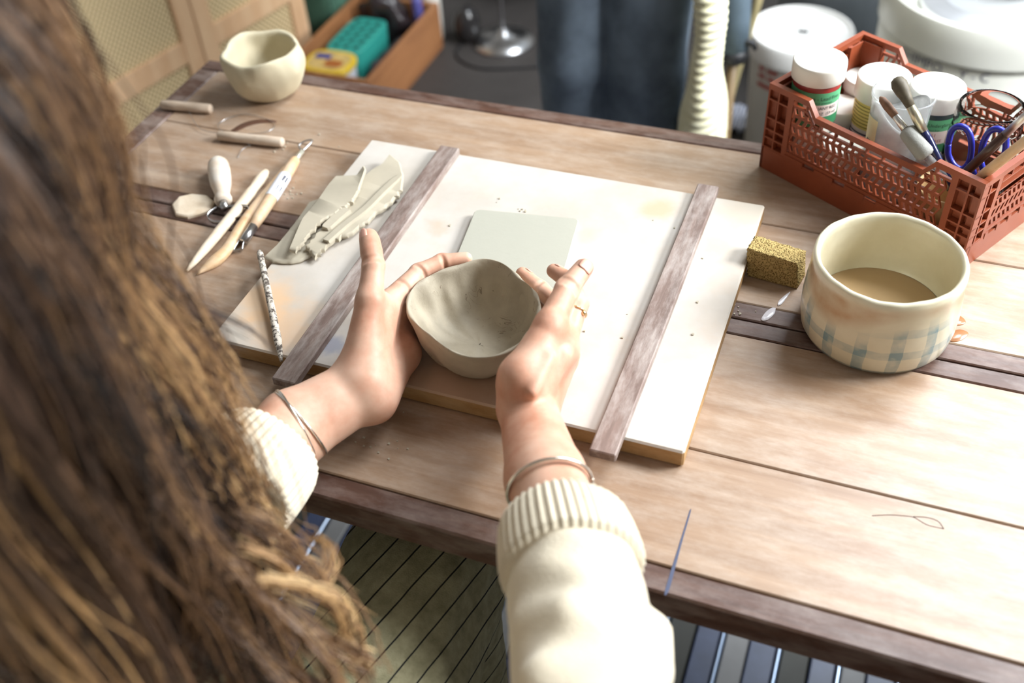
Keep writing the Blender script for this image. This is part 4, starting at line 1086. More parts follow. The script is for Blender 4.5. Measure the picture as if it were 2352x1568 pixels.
V, F = stack([superell(.026, .018, 32, tc0 + A(.018, -.012, 0), Z + .1257), superell(.026, .018, 32, tc0 + A(.018, -.012, 0), Z + .1261)]); obj('toast_picture', V, F, simple('toast_brown', lin(166, 96, 42), .5, 0, .3, 80), ld, auto=.6)
MB().box(tc0 + A(-.050, .006, .1257), tc0 + A(-.004, .030, .1263)).obj('blue_badge', simple('blue_badge', lin(52, 62, 140), .4), ld, smooth=False)
MB().box(tc0 + A(-.052, -.0525, .03), tc0 + A(.012, -.0495, .10)).obj('front_print', YT, tub, smooth=False)
# teal silicone ice tray
TEAL = simple('teal_silicone', lin(48, 150, 138), .45, 0, .05)
tr = thing('ice_tray', 'teal silicone tray with star-shaped holes in the pine box', 'tray', (-1.392, 2.275, .09))
c = A(-1.392, 2.275, .085)
V, F = stack([superell(.050, .092, 48, c, .0126, 5), superell(.056, .098, 48, c, .120, 5), superell(.056, .098, 48, c, .128, 5), superell(.054, .096, 48, c, .130, 5)]); body = obj('tray_body', V, F, TEAL, tr, auto=.6)
HOLE_SHADE = simple('teal_hole_shade', lin(10, 62, 58), .6)  # darker teal for flat stars, painting the shade inside the holes
for i in range(3):
    for j in range(5):
        q = c + A((i - 1) * .030, (j - 2) * .033, 0); P = []
        for k in range(10):
            r_ = .0135 if k % 2 == 0 else .0062; t = k * PI / 5 + .3; P.append(q + A(r_ * math.cos(t), r_ * math.sin(t), 0))
        V, F = prism_vf(P, .1295, .1308); obj('star_hole_shade', V, F, HOLE_SHADE, body, smooth=False)
# dark crumpled plastic bag, blue roll, white lid, wire scraps
def blob(name, label, cat, c, r, mat, seed, amp=.25, f=18, n=24, group=None):
    V, F = lathe_vf([(math.sin(PI * k / n), -math.cos(PI * k / n)) for k in range(n + 1)], 36)
    V = np.array(V); P = V * np.array(r); s = 1 + amp * vnoise(P + seed, f, seed)[:, None]; V = P * s
    V[:, 2] = np.maximum(V[:, 2], -r[2] * .9); V[:, 2] -= V[:, 2].min(); o = obj(name, V + np.array(c), F, mat, None)
    bm = bmesh.new(); bm.from_mesh(o.data); bmesh.ops.remove_doubles(bm, verts=bm.verts, dist=1e-5); bm.to_mesh(o.data); bm.free()
    return tag(o, label, cat, group)
blob('dark_rag', 'crumpled dark rag stuffed along the pine box beside the teal tray', 'rag', (-1.300, 2.26, .0125), (.030, .13, .045), simple('dark_rag_cloth', lin(60, 52, 54), .8, 0, .4, 30), 13, .2, 20)
blob('plastic_bag', 'crumpled dark brown plastic bag at the far end of the pine box', 'bag', (-1.382, 2.425, .0125), (.078, .042, .085), simple('dark_bag', lin(44, 36, 38), .25, 0, .2), 3, .16, 26)
V, F = lathe_vf([(0, 0), (.014, 0), (.015, .002), (.015, .15), (.012, .16), (0, .16)], 20, A(-1.283, 2.440, .0125)); tag(obj('blue_bottle', V, F, simple('blue_plastic_bottle', lin(86, 84, 150), .35), None), 'small blue bottle at the far end of the pine box', 'bottle')
V, F = lathe_vf([(0, 0), (.030, 0), (.032, .003), (.030, .012), (0, .014)], 28, A(-1.275, 2.545, .19)); 
V, F = lathe_vf([(0, 0), (.028, 0), (.030, .004), (.032, .24), (.030, .25), (0, .25)], 28, A(-1.29, 2.535, .0)); tag(obj('white_tub', V, F, LIDM, None), 'white lidded tub standing behind the pine box', 'tub')
for k, (dx, dy, dz, ln, col, lab) in enumerate(((.0, .0, 0, .12, lin(196, 190, 180), 'pale wooden peg lying in the pine box'), (.012, .05, .0, .10, lin(196, 170, 140), 'beige wooden scrap lying in the pine box'), (.004, -.055, 0, .11, lin(176, 176, 190), 'grey metal scraper lying in the pine box'), (.006, .10, 0, .08, lin(120, 140, 176), 'blue plastic scraper lying in the pine box'))):
    p = A(-1.290 + dx, 2.20 + dy, .085); q = p + A(.020, ln * .8, .03)
    if k == 2: q = p + A(.022, ln * .6, .012)
    mb = MB(); mb.tube([A(p[0], p[1], .014), p, q], [.006, .009, .008], 6, squash=.5); tag(mb.obj('scrap_tool', simple('scrap_%d' % k, col, .5, 0, .1), None), lab, 'scrap', 'scraps in the pine box')
# green perforated basket and a glass jar behind the box
GRN = NT('green_perforated_plastic'); v = GRN.coord((1, 1, 1)); vo = GRN.new('ShaderNodeTexVoronoi'); vo.inputs['Scale'].default_value = 130; vo.inputs['Randomness'].default_value = 0.0; GRN.link(v, vo.inputs['Vector'])
GRN.set(Base_Color=GRN.ramp(vo.outputs['Distance'], [(.30, lin(26, 48, 40)), (.42, lin(82, 122, 102))]), Roughness=.6); GRN.bump(vo.outputs['Distance'], .6, .002); GRN = GRN.m
gk = thing('green_basket', 'tall green perforated basket between the cabinet and pine box', 'basket', (-1.605, 2.535, 0))
c = A(-1.605, 2.535, 0)
V, F = stack([superell(.080, .13, 56, c, .002, 5), superell(.090, .145, 56, c, .34, 5), superell(.090, .145, 56, c, .36, 5), superell(.082, .137, 56, c, .36, 5), superell(.072, .122, 56, c, .02, 5)]); obj('basket_wall', V, F, GRN, gk, auto=.5)
V, F = stack([superell(.090, .145, 56, c, .3595, 5), superell(.095, .150, 56, c, .362, 5), superell(.095, .150, 56, c, .374, 5), superell(.082, .137, 56, c, .374, 5), superell(.082, .137, 56, c, .362, 5)]); obj('rim', V, F, simple('green_rim', lin(74, 110, 92), .5), gk, auto=.5)
V, F = lathe_vf([(0, 0), (.042, 0), (.045, .004), (.045, .13), (.036, .15), (.034, .17), (0, .172)], 32, A(-1.455, 2.545, 0)); tag(obj('pale_jar', V, F, simple('pale_green_jar', lin(176, 190, 178), .3), None), 'pale green-white jar standing behind the pine box', 'jar')

# ------------------------------------------------------------------ cane cabinet
def cane():
    n = NT('woven_cane'); tc = n.new('ShaderNodeTexCoord'); s = n.new('ShaderNodeSeparateXYZ'); n.link(tc.outputs['Object'], s.inputs[0])
    a = n.math('SINE', n.math('MULTIPLY', s.outputs[0], 420)); b = n.math('SINE', n.math('MULTIPLY', s.outputs[2], 380))
    ab = n.math('MULTIPLY', a, b); h = n.math('MULTIPLY_ADD', ab, .5, .5)
    c = n.ramp(h, [(.30, lin(120, 90, 52)), (.5, lin(222, 192, 138)), (.70, lin(242, 224, 182))])
    n.set(Base_Color=c, Roughness=.6); n.bump(h, .8, .002); return n.m
CANE = cane()
pA, pB = A(-1.755, 1.60, 0), A(-1.578, 2.335, 0)
ca = math.atan2(pB[1] - pA[1], pB[0] - pA[0]); LC = np.linalg.norm(pB - pA)
cab = thing('cane_cabinet', 'pine cabinet with woven cane door panels at the left', 'cabinet', pA, ca)
PINEL = wood('cabinet_pine', lin(206, 158, 116), lin(238, 204, 164), 1.0, (10, 10, 1.2), .5)
MB().box((0, .022, .03), (LC, .36, .92), .002).obj('carcass', PINEL, cab, smooth=False, world=False)
MB().box((-.02, -.006, .9205), (LC + .02, .37, .945), .002).obj('cabinet_top', PINEL, cab, smooth=False, world=False)
for xx in (.02, LC - .06):
    for yy in (.03, .31): MB().box((xx, yy, .0), (xx + .04, yy + .04, .0295), .002).obj('foot', PINEL, cab, smooth=False, world=False)
dw = LC / 2
for k in range(2):
    x0, x1 = k * dw + .002, (k + 1) * dw - .002
    st = .052
    fr = MB()
    fr.box((x0, .0, .035), (x0 + st, .0215, .915), .0015).box((x1 - st, 0, .035), (x1, .0215, .915), .0015)
    for (z0, z1) in ((.036, .082), (.198, .256), (.870, .914)): fr.box((x0 + st, .0008, z0), (x1 - st, .0208, z1), .0012)
    dr_ = fr.obj('door', PINEL, cab, smooth=False, world=False)
    for (z0, z1) in ((.0825, .1975), (.2565, .8695)): MB().box((x0 + st, .010, z0), (x1 - st, .014, z1)).obj('cane_panel', CANE, dr_, smooth=False, world=False)
# floor lamp base and cord, round dark jar, black bag
lc = at(1157, 98, 0) * A(1, 1, 0)
lamp = thing('floor_lamp', 'floor lamp with a round brushed-steel base and thin pole', 'lamp', lc)
V, F = lathe_vf([(0, 0), (.088, 0), (.090, .003), (.088, .010), (.05, .022), (.018, .032), (.012, .045), (0, .046)], 56, lc); obj('base', V, F, STEEL, lamp)
V, F = tube_vf([lc + A(0, 0, .04), lc + A(0, 0, 1.45)], .0055, 12); obj('pole', V, F, STEEL, lamp)
V, F = lathe_vf([(.09, 1.42), (.15, 1.30), (.148, 1.30), (.088, 1.42)], 40, lc, caps=False); obj('shade', V, F, simple('lamp_shade', lin(220, 214, 200), .8), lamp)
P = spline([lc + A(.0, .09, .006), lc + A(-.10, .03, .004), lc + A(-.11, -.10, .004), lc + A(-.02, -.16, .004), lc + A(.10, -.13, .004), lc + A(.26, -.06, .004)], 40)
V, F = tube_vf(P, .0032, 8); obj('power_cord', V, F, BLACK, lamp)
blob('dark_glass_jar', 'dark rounded glass jar on the floor beside the pine box', 'jar', (-1.185, 2.545, 0), (.040, .040, .058), simple('dark_glass', lin(44, 42, 42), .15), 9, .02, 5)
blob('black_bag', 'black cloth bag heaped on the floor behind the floor lamp', 'bag', (-1.16, 2.93, 0), (.20, .17, .20), simple('black_cloth', (.006, .006, .007), .85), 5, .18, 6)

# ------------------------------------------------------------------ the potter at the table
def skin_mat():
    n = NT('skin'); v = n.coord()
    f = n.noise(v, 22, 5, .6); g = n.noise(v, 260, 3, .6)
    c = n.ramp(f, [(.30, lin(186, 132, 106)), (.52, lin(204, 160, 136)), (.75, lin(216, 182, 160))])
    n.set(Base_Color=c, Roughness=.48, Subsurface_Weight=.18, Subsurface_Scale=.004, Specular_IOR_Level=.35)
    n.b.inputs['Subsurface Radius'].default_value = (1.0, .35, .2)
    n.bump(n.mix(.5, f, g), .10, .0008); return n.m
SKIN = skin_mat()
potter = thing('person', 'seated long-haired potter in a cream sweater holding the clay bowl', 'person', (-.36, .14, .0))
BCZ = BT
def bowlpt(a, r, z): return A(BC[0] + r * math.cos(math.radians(a)), BC[1] + r * math.sin(math.radians(a)), z)
NAILS = []
# --- left hand and forearm
Lw = at(838, 888, .800)
Lf1, Lf2, Lel = at(672, 985, .800), at(560, 1090, .810), A(-.47, .29, .845)
la = unit(Lw - Lf1); ln_ = unit(A(.61, -.354, .707) - la * (A(.61, -.354, .707) @ la)); lth = np.cross(ln_, la)   # lth: towards the thumb
if lth[2] < 0: lth = -lth
S = SDF((-.52, .36, .755), (-.30, .76, .915), .0011)
S.cone(Lel, Lf2, .036, .030, .01, flat=lth, fs=1.12)
S.cone(Lf2, Lf1, .030, .0265, .01, flat=lth, fs=1.18)
S.cone(Lf1, Lw, .0265, .0225, .012, flat=lth, fs=1.28)
Lmi = at(893, 692, .827)
pd = unit(A(.32, -.28, -.90))
Lm = [Lmi, Lmi + pd * .0185 + A(0, .003, 0), Lmi + pd * .036 + A(0, .001, 0), Lmi + pd * .051 + A(0, -.006, .002)]
base = [Lw + lth * .014 + ln_ * .000, Lw + lth * .005, Lw - lth * .006, Lw - lth * .015]
for i in range(4): S.cone(base[i], Lm[i], .0150, .0112 - .0004 * i, .014)
# heel of the hand, thenar and hypothenar pads
Ltc, Ltm, Lti, Ltt = at(822, 812, .828), at(850, 690, .858), at(858, 610, .874), at(848, 545, .882)
S.cone(Lw + lth * .012 + ln_ * .006, Ltm, .0200, .0128, .012)
S.cone(Lw + lth * .004 + ln_ * .010, (Ltm + Lm[1]) / 2 + ln_ * .002, .0165, .0110, .014)
S.cone(Lw - lth * .016 + ln_ * .006, at(925, 812, .787), .0170, .0150, .014)
S.cone(at(925, 812, .787), Lm[3], .0150, .0115, .012)
# thumb
S.cone(Ltm, Lti, .0125, .0102, .006); S.cone(Lti, Ltt, .0104, .0086, .004)
S.cone(Lti + (Ltt - Lti) * .45, Lti + (Ltt - Lti) * .8, .0098, .0092, .004)
# web between thumb and forefinger
S.cone((Ltm * .55 + Lmi * .45), (Ltm * .3 + Lmi * .7) - A(0, .012, .004), .0085, .0095, .012)
# fingers
LF = [[Lm[0], bowlpt(157, .0785, .828), bowlpt(137, .0775, .828), bowlpt(119, .0745, .827)],
      [Lm[1], bowlpt(150, .0745, .808), bowlpt(122, .0735, .810), bowlpt(102, .0705, .811)],
      [Lm[2], bowlpt(155, .0680, .794), bowlpt(125, .0675, .795), bowlpt(106, .0650, .796)],
      [Lm[3], bowlpt(165, .0630, .785), bowlpt(140, .0620, .785), bowlpt(124, .0600, .786)]]
for k, P in enumerate(LF):
    q = .92 if k == 3 else 1.0
    S.chain(P, [.0108 * q, .0088 * q, .0078 * q, .0066 * q], .004)
# creases
def crease(S, p, axis, nrm, r, w=.0011, k=.0035):
    """fold line across a finger: arc on the nrm side"""
    axis = unit(axis); nrm = unit(nrm - axis * (nrm @ axis)); s = np.cross(axis, nrm)
    Q = [p + (nrm * math.cos(t) + s * math.sin(t)) * (r + .0004) for t in np.linspace(-1.0, 1.0, 6)]
    for a, b in zip(Q, Q[1:]): S.cone(a, b, w, w, k, sub=True)
vdir = lambda p: unit(A(0, 0, CZ) - p)
for t, r in ((.0, .0102), (.10, .0102)): p = Lti + (Ltt - Lti) * t; crease(S, p, Ltt - Lti, vdir(p), r * 1.02, .0008)
for P, rr in ((LF[0], (.0108, .0088, .0078)),):
    for i in (1, 2):
        ax = P[i + 1] - P[i - 1]; crease(S, P[i], ax, vdir(P[i]), rr[i] + .0003, .0007)
p = (Lmi + LF[0][1]) / 2; crease(S, p - (LF[0][1] - Lmi) * .06, LF[0][1] - Lmi, vdir(p), .0102, .0007)
for dx in (0, -.010):
    p = Lw + la * (.008 + dx); Q = [p + ln_ * .0225 * math.cos(t) + lth * .0285 * math.sin(t) for t in np.linspace(-.75, .75, 8)]
    for a, b in zip(Q, Q[1:]): S.cone(a, b, .0008, .0008, .003, sub=True)
VL, FL = S.mesh(); VL = smooth_vf(VL, FL, 3)
NAILS.append((Ltt, unit(Ltt - Lti), unit(A(-.66, -.42, .60)), .0091, .016))
# --- right hand and forearm
Rw = at(1213, 945, .812)
Rf1, Rf2, Rel = at(1252, 1095, .832), at(1300, 1240, .848), A(-.06, .20, .885)
ra = unit(Rw - Rf1); rth = unit(A(-.35, -.1, .8) - ra * (A(-.35, -.1, .8) @ ra)); rn = unit(np.cross(ra, rth))   # rn: out of the back of the hand
if rn[0] < 0: rn = -rn
wax = unit(np.cross(ra, vdir(Rw)))
R = SDF((-.34, .36, .765), (-.10, .775, .915), .0011)
R.cone(Rel, Rf2, .038, .031, .01); R.cone(Rf2, Rf1, .031, .0262, .01, flat=wax, fs=1.08); R.cone(Rf1, Rw, .0262, .0205, .012, flat=wax, fs=1.22)
Rmi = at(1293, 800, .838)
Rm = [Rmi, at(1302, 812, .822), at(1300, 825, .806), at(1290, 845, .793)]
bs = [Rw + rth * .012, Rw + rth * .004 + wax * 0, Rw - rth * .004, Rw - rth * .012]
for i in range(4): R.cone(bs[i], Rm[i], .0155, .0116 - .0006 * i, .014)
Rtc, Rtm, Rti, Rtt = at(1200, 868, .842), at(1262, 748, .860), at(1302, 664, .867), at(1340, 616, .869)
R.cone(Rw + rth * .010, Rtc, .0185, .0185, .012); R.cone(Rtc, Rtm, .0190, .0135, .010)
R.cone(Rtc, Rmi, .0150, .0110, .014)
R.cone(at(1185, 880, .825), at(1235, 790, .838), .0165, .0120, .012)
R.cone(Rtm, Rti, .0132, .0106, .006); R.cone(Rti, Rtt, .0108, .0090, .004)
R.cone(Rtm * .6 + Rmi * .4, Rtm * .35 + Rmi * .65 + A(0, .004, 0), .0105, .0110, .012)
RF = [[Rmi, at(1328, 696, .851), at(1308, 645, .850), at(1272, 622, .848)],
      [Rm[1], at(1296, 712, .818), at(1240, 664, .820), at(1200, 629, .824)],
      [Rm[2], bowlpt(18, .082, .800), bowlpt(45, .0715, .803), bowlpt(64, .0690, .806)],
      [Rm[3], bowlpt(4, .074, .787), bowlpt(30, .0660, .787), bowlpt(46, .0630, .788)]]
for k, P in enumerate(RF):
    q = .92 if k == 3 else 1.0
    R.chain(P, [.0112 * q, .0095 * q, .0086 * q, .0070 * q], .004)
# knuckle of the thumb, tendons on the back of the hand
R.cone(Rtm + vdir(Rtm) * .004, Rtm + vdir(Rtm) * .005 + unit(Rti - Rtm) * .004, .0105, .0100, .006)
R.cone(at(1222, 900, .848), at(1262, 820, .856), .0050, .0050, .006)
R.cone(at(1250, 900, .828) + rn * .006, at(1295, 815, .845), .0045, .0055, .006)
for t in (-.10, .0, .10): p = Rti + (Rtt - Rti) * t; crease(R, p, Rtt - Rti, vdir(p), .0110, .0006)
for i in (1, 2):
    P = RF[1]; crease(R, P[i], P[i + 1] - P[i - 1], vdir(P[i]), .0090, .0006)
VR, FR = R.mesh(); VR = smooth_vf(VR, FR, 3)
NAILS.append((Rtt, unit(Rtt - Rti), unit(vdir(Rtt) + A(.25, .15, .1)), .0094, .013))
NAILS.append((RF[1][3], unit(RF[1][3] - RF[1][2]), unit(RF[1][3] - A(BC[0], BC[1], .80)), .0072, .009))
NAILS.append((RF[0][3], unit(RF[0][3] - RF[0][2]), unit(RF[0][3] - A(BC[0], BC[1], .80)), .0072, .009))
# --- head, neck, trunk, legs (mostly under hair and clothes)
HC = A(-.450, .229, 1.300)
hf = unit(A(.10, .80, -.58)); hu = unit(A(.06, .58, .80)); hs = np.cross(hf, hu)   # face looks down at the work
Bd = SDF((-.78, -.16, .0), (.06, .72, 1.44), .0055)
NK = A(-.40, .13, 1.10)
SHL, SHR = A(-.555, .09, 1.00), A(-.205, .05, 1.00)
Bd.cone(HC - hf * .015, HC + hu * .03 - hf * .02, .076, .080, .02)
Bd.cone(HC + hf * .03 - hu * .03, HC + hf * .045 - hu * .075, .058, .034, .03)
Bd.cone(HC + hf * .085 - hu * .005, HC + hf * .104 - hu * .035, .008, .012, .012)
Bd.cone(HC + hf * .085 - hu * .058 - hs * .015, HC + hf * .085 - hu * .058 + hs * .015, .008, .008, .008)
for s_ in (-1, 1): Bd.cone(HC + hs * s_ * .076 - hu * .01, HC + hs * s_ * .080 + hu * .02, .012, .014, .006)
Bd.cone(HC - hu * .06 - hf * .03, NK, .052, .055, .02)
Bd.cone(NK, A(-.38, .06, .95), .06, .09, .03)
Bd.cone(SHL, SHR, .055, .055, .04); Bd.cone(A(-.38, .05, .94), A(-.37, .04, .60), .105, .115, .03, flat=A(1, 0, 0), fs=1.25)
Bd.cone(SHL, Lel, .045, .036, .02); Bd.cone(SHR, Rel, .045, .036, .02)
Bd.cone(Lel, Lf2, .033, .026, .01); Bd.cone(Rel, Rf2, .033, .026, .01)
KR, KL = A(-.345, .505, .575), A(-.615, .46, .575)
for hip, kn, an in ((A(-.29, .06, .56), KR, A(-.34, .50, .09)), (A(-.44, .06, .56), KL, A(-.62, .44, .09))):
    Bd.cone(hip, kn, .078, .056, .03); Bd.cone(kn, an, .050, .034, .02); Bd.cone(an + A(0, -.02, -.05), an + A(.0, .15, -.065), .034, .024, .02)
VB, FB = Bd.mesh()
mb = MB().add(VL, FL).add(VR, FR).add(VB, FB)
body = obj('body', np.concatenate(mb.V), mb.F, SKIN, potter)
NAILM = NT('fingernail'); NAILM.set(Base_Color=lin(228, 172, 152), Roughness=.25, Subsurface_Weight=.1, Subsurface_Scale=.002, Coat_Weight=.2); NAILM = NAILM.m
for (tip, ax, nr, r, ln__) in NAILS:
    nr = unit(nr - ax * (nr @ ax)); sd = np.cross(ax, nr); V = []; F = []
    m, q = 9, 8
    for i in range(m):
        u = i / (m - 1); c = tip + ax * (u * ln__ - ln__ * (.62 if ln__ > .01 else .85))
        hw = .80 * (1 - .55 * max(0, (u - .75) / .25) ** 2) * (1 - .45 * max(0, (.2 - u) / .2) ** 2)
        rr = r + .0004 - (.0012 * max(0, u - .55) / .45)
        for j in range(q):
            t = (j / (q - 1) * 2 - 1) * hw; V.append(c + (nr * math.cos(t) + sd * math.sin(t)) * rr)
    F = [(i * q + j, i * q + j + 1, (i + 1) * q + j + 1, (i + 1) * q + j) for i in range(m - 1) for j in range(q - 1)]
    o = obj('fingernail', V, F, NAILM, potter); sm = o.modifiers.new('th', 'SOLIDIFY'); sm.thickness = .0007; sm.offset = 0
# jewellery
def ringpath(c, ax, up, rx, ry, n=64, tilt=0.0):
    ax = unit(ax); up = unit(up - ax * (up @ ax)); sd = np.cross(ax, up)
    t = np.linspace(0, 2 * PI, n + 1); return np.array([c + up * math.cos(a) * rx + sd * math.sin(a) * ry + ax * tilt * math.cos(a) for a in t])
b0 = Lf1 + la * .004
for k, (off, tl, rad) in enumerate(((.0, .004, .0013), (.0045, -.003, .0011))):
    V, F = tube_vf(ringpath(b0 + la * off + A(0, 0, .001), la + A(0, 0, .12), lth, .0355, .0300, 72, tl), rad, 8); obj('bangle', V, F, SILVER, potter)
b1 = at(1263, 1122, .836)
P = ringpath(b1, unit(Rw - Rf1) + A(0, 0, .10), wax, .0335, .0315, 160)
V, F = tube_vf(P, [.0016 + .00025 * (i % 2) for i in range(len(P))], 8); obj('snake_chain_bracelet', V, F, simple('pale_silver_chain', (.70, .65, .58), .25, 1.0), potter)
p0 = RF[0][0] + (RF[0][1] - RF[0][0]) * .80
P = ringpath(p0, RF[0][1] - RF[0][0], rn, .0104, .0104, 40); V, F = tube_vf(P, .0009, 8); rg = obj('finger_ring', V, F, GOLD, potter)
q = p0 + unit(A(.8, -.3, .35)) * .0108; V, F = lathe_vf([(0, -.002), (.0022, -.001), (.0026, .0006), (.0014, .0022), (0, .0026)], 12, q); obj('ring_stone', V, F, GOLD, rg)

# --- sweater
def knit(name, col, rib=False):
    n = NT(name); v = n.coord(); f = n.noise(v, 420, 3, .7); g = n.noise(v, 30, 4)
    c = n.ramp(g, [(.3, tuple(x * .93 for x in col)), (.7, col)])
    n.set(Base_Color=c, Roughness=.95, Specular_IOR_Level=.1, Sheen_Weight=.25, Sheen_Roughness=.5)
    n.bump(f, .6, .0018); return n.m
CREAM = knit('cream_wool_knit', lin(224, 212, 188))
Sw = SDF((-.80, -.20, .48), (.10, .52, 1.16), .0045)
Sw.cone(A(-.38, .05, .95), A(-.37, .04, .60), .120, .145, .03, flat=A(1, 0, 0), fs=1.22)
Sw.cone(SHL, SHR, .070, .070, .05); Sw.cone(NK + A(0, 0, -.03), A(-.38, .06, .98), .065, .10, .03)
slR = [SHR, A(-.095, .11, .94), A(-.062, .20, .885), at(1345, 1520, .862), at(1326, 1390, .858), at(1312, 1300, .854)]
slL = [SHL, A(-.535, .20, .94), A(-.50, .275, .845), A(-.47, .335, .825), at(545, 1120, .812)]
Sw.chain(slR, [.066, .062, .056, .0465, .0455, .0450], .012); Sw.chain(slL, [.068, .066, .062, .056, .046], .012)
# slack cloth at the elbow and rolled folds on the sleeve
Sw.cone(at(1470, 1540, .835), at(1488, 1455, .832), .024, .018, .012)
Sw.cone(at(1240, 1560, .905), at(1440, 1545, .895), .014, .012, .012)
Sw.cone(at(1215, 1440, .88), at(1300, 1400, .905), .010, .008, .014)
VS, FS = Sw.mesh(); VS = smooth_vf(VS, FS, 3)
VS = VS + .0016 * vnoise(VS, 26, 4)[:, None] * unit(A(.3, -.2, 1))
sweater = obj('sweater', VS, FS, CREAM, potter)
def cuff(P, R, ribs, name='cuff', rl=None, depth=.0012, flat=1.0):
    """turned-back ribbed cuff: a tube of ribs with rolled rims"""
    P = np.asarray(P, float); T, N, B = frames(P); n = ribs * 6; m = len(P); V = []; F = []
    t = np.arange(n) * 2 * PI / n
    for i in range(m):
        rr = R[i] + depth * np.cos(ribs * t) * (1 if 1 <= i < m - 1 else .2)
        rr = rr * (1 + .018 * np.sin(3 * t + 1) + .012 * np.sin(5 * t))
        V.append(P[i] + rr[:, None] * (np.cos(t)[:, None] * N[i] + flat * np.sin(t)[:, None] * B[i]))
    V = np.concatenate(V); F = [(i * n + j, i * n + (j + 1) % n, (i + 1) * n + (j + 1) % n, (i + 1) * n + j) for i in range(m - 1) for j in range(n)]
    o = obj(name, V, F, CREAM, sweater); return o
# right cuff: from inside the wrist opening, over the rim, down the outside
a, b = at(1290, 1208, .846), at(1313, 1312, .856); d = b - a
ext = lambda k: a + d * k
cuff([ext(.55), ext(.15), ext(-.02), ext(-.05), ext(-.01), ext(.12), ext(.4), ext(.7), ext(.95), ext(1.06), ext(1.10), ext(1.06)],
     [.0330, .0355, .0385, .0415, .0445, .0475, .0495, .0505, .0510, .0505, .0490, .0455], 46)
a, b = at(615, 1040, .806), at(548, 1118, .812); d = b - a; d = d * 1.15
cuff([ext(.55), ext(.15), ext(-.02), ext(-.06), ext(-.01), ext(.12), ext(.4), ext(.7), ext(.95), ext(1.06), ext(1.10), ext(1.06)],
     [.0360, .0390, .0420, .0450, .0480, .0505, .0520, .0525, .0525, .0520, .0500, .0470], 44)
# fuzz on the sleeve and cuff edges
mb = MB(); vi = nrg.choice(len(VS), 5200)
for i in vi:
    p = VS[i]
    if p[2] < .8 or not (-.2 < p[0] < .06): continue
    d = unit(nrg.normal(size=3)); q = p + d * nrg.uniform(.001, .0035); s = unit(np.cross(d, nrg.normal(size=3))) * .00022
    mb.add([p - s, p + s, q], [(0, 1, 2)])
tag(mb.obj('wool_fuzz', CREAM, sweater, smooth=False), kind='stuff')

# --- trousers
def trouser_mat():
    n = NT('olive_linen_with_dark_lines'); tc = n.new('ShaderNodeTexCoord'); s = n.new('ShaderNodeSeparateXYZ'); n.link(tc.outputs['Object'], s.inputs[0])
    v = n.coord(); f = n.noise(v, 60, 5, .65); g = n.noise(v, 700, 2)
    wob = n.math('MULTIPLY', n.math('SUBTRACT', n.noise(v, 12, 3), .5), .16)
    st = n.math('FRACT', n.math('ADD', n.math('ADD', n.math('ADD', n.math('MULTIPLY', s.outputs[0], 42), n.math('MULTIPLY', s.outputs[1], -12)), n.math('MULTIPLY', s.outputs[2], -26)), wob))
    c = n.ramp(f, [(.3, lin(122, 117, 90)), (.7, lin(158, 153, 124))])
    c = n.mix(n.math('LESS_THAN', st, .075), c, lin(30, 30, 30))
    n.set(Base_Color=c, Roughness=.9, Specular_IOR_Level=.15); n.bump(n.mix(.35, f, g), .5, .003); return n.m
Tr = SDF((-.80, -.12, .04), (-.10, .68, .72), .0055)
for hip, kn, an in ((A(-.29, .06, .56), KR, A(-.34, .50, .12)), (A(-.44, .06, .56), KL, A(-.62, .44, .12))):
    Tr.cone(hip, kn, .108, .082, .04); Tr.cone(kn, an, .078, .070, .03)
    Tr.cone(kn + A(.02, -.10, .04), kn + A(.035, .02, .052), .045, .042, .02)
VT, FT = Tr.mesh(); VT = smooth_vf(VT, FT, 3)
VT = VT + (.004 * vnoise(VT, 9, 8) + .0022 * vnoise(VT * A(1, .35, 1), 34, 6))[:, None] * unit(A(.3, -.1, 1))
obj('trousers', VT, FT, trouser_mat(), potter)

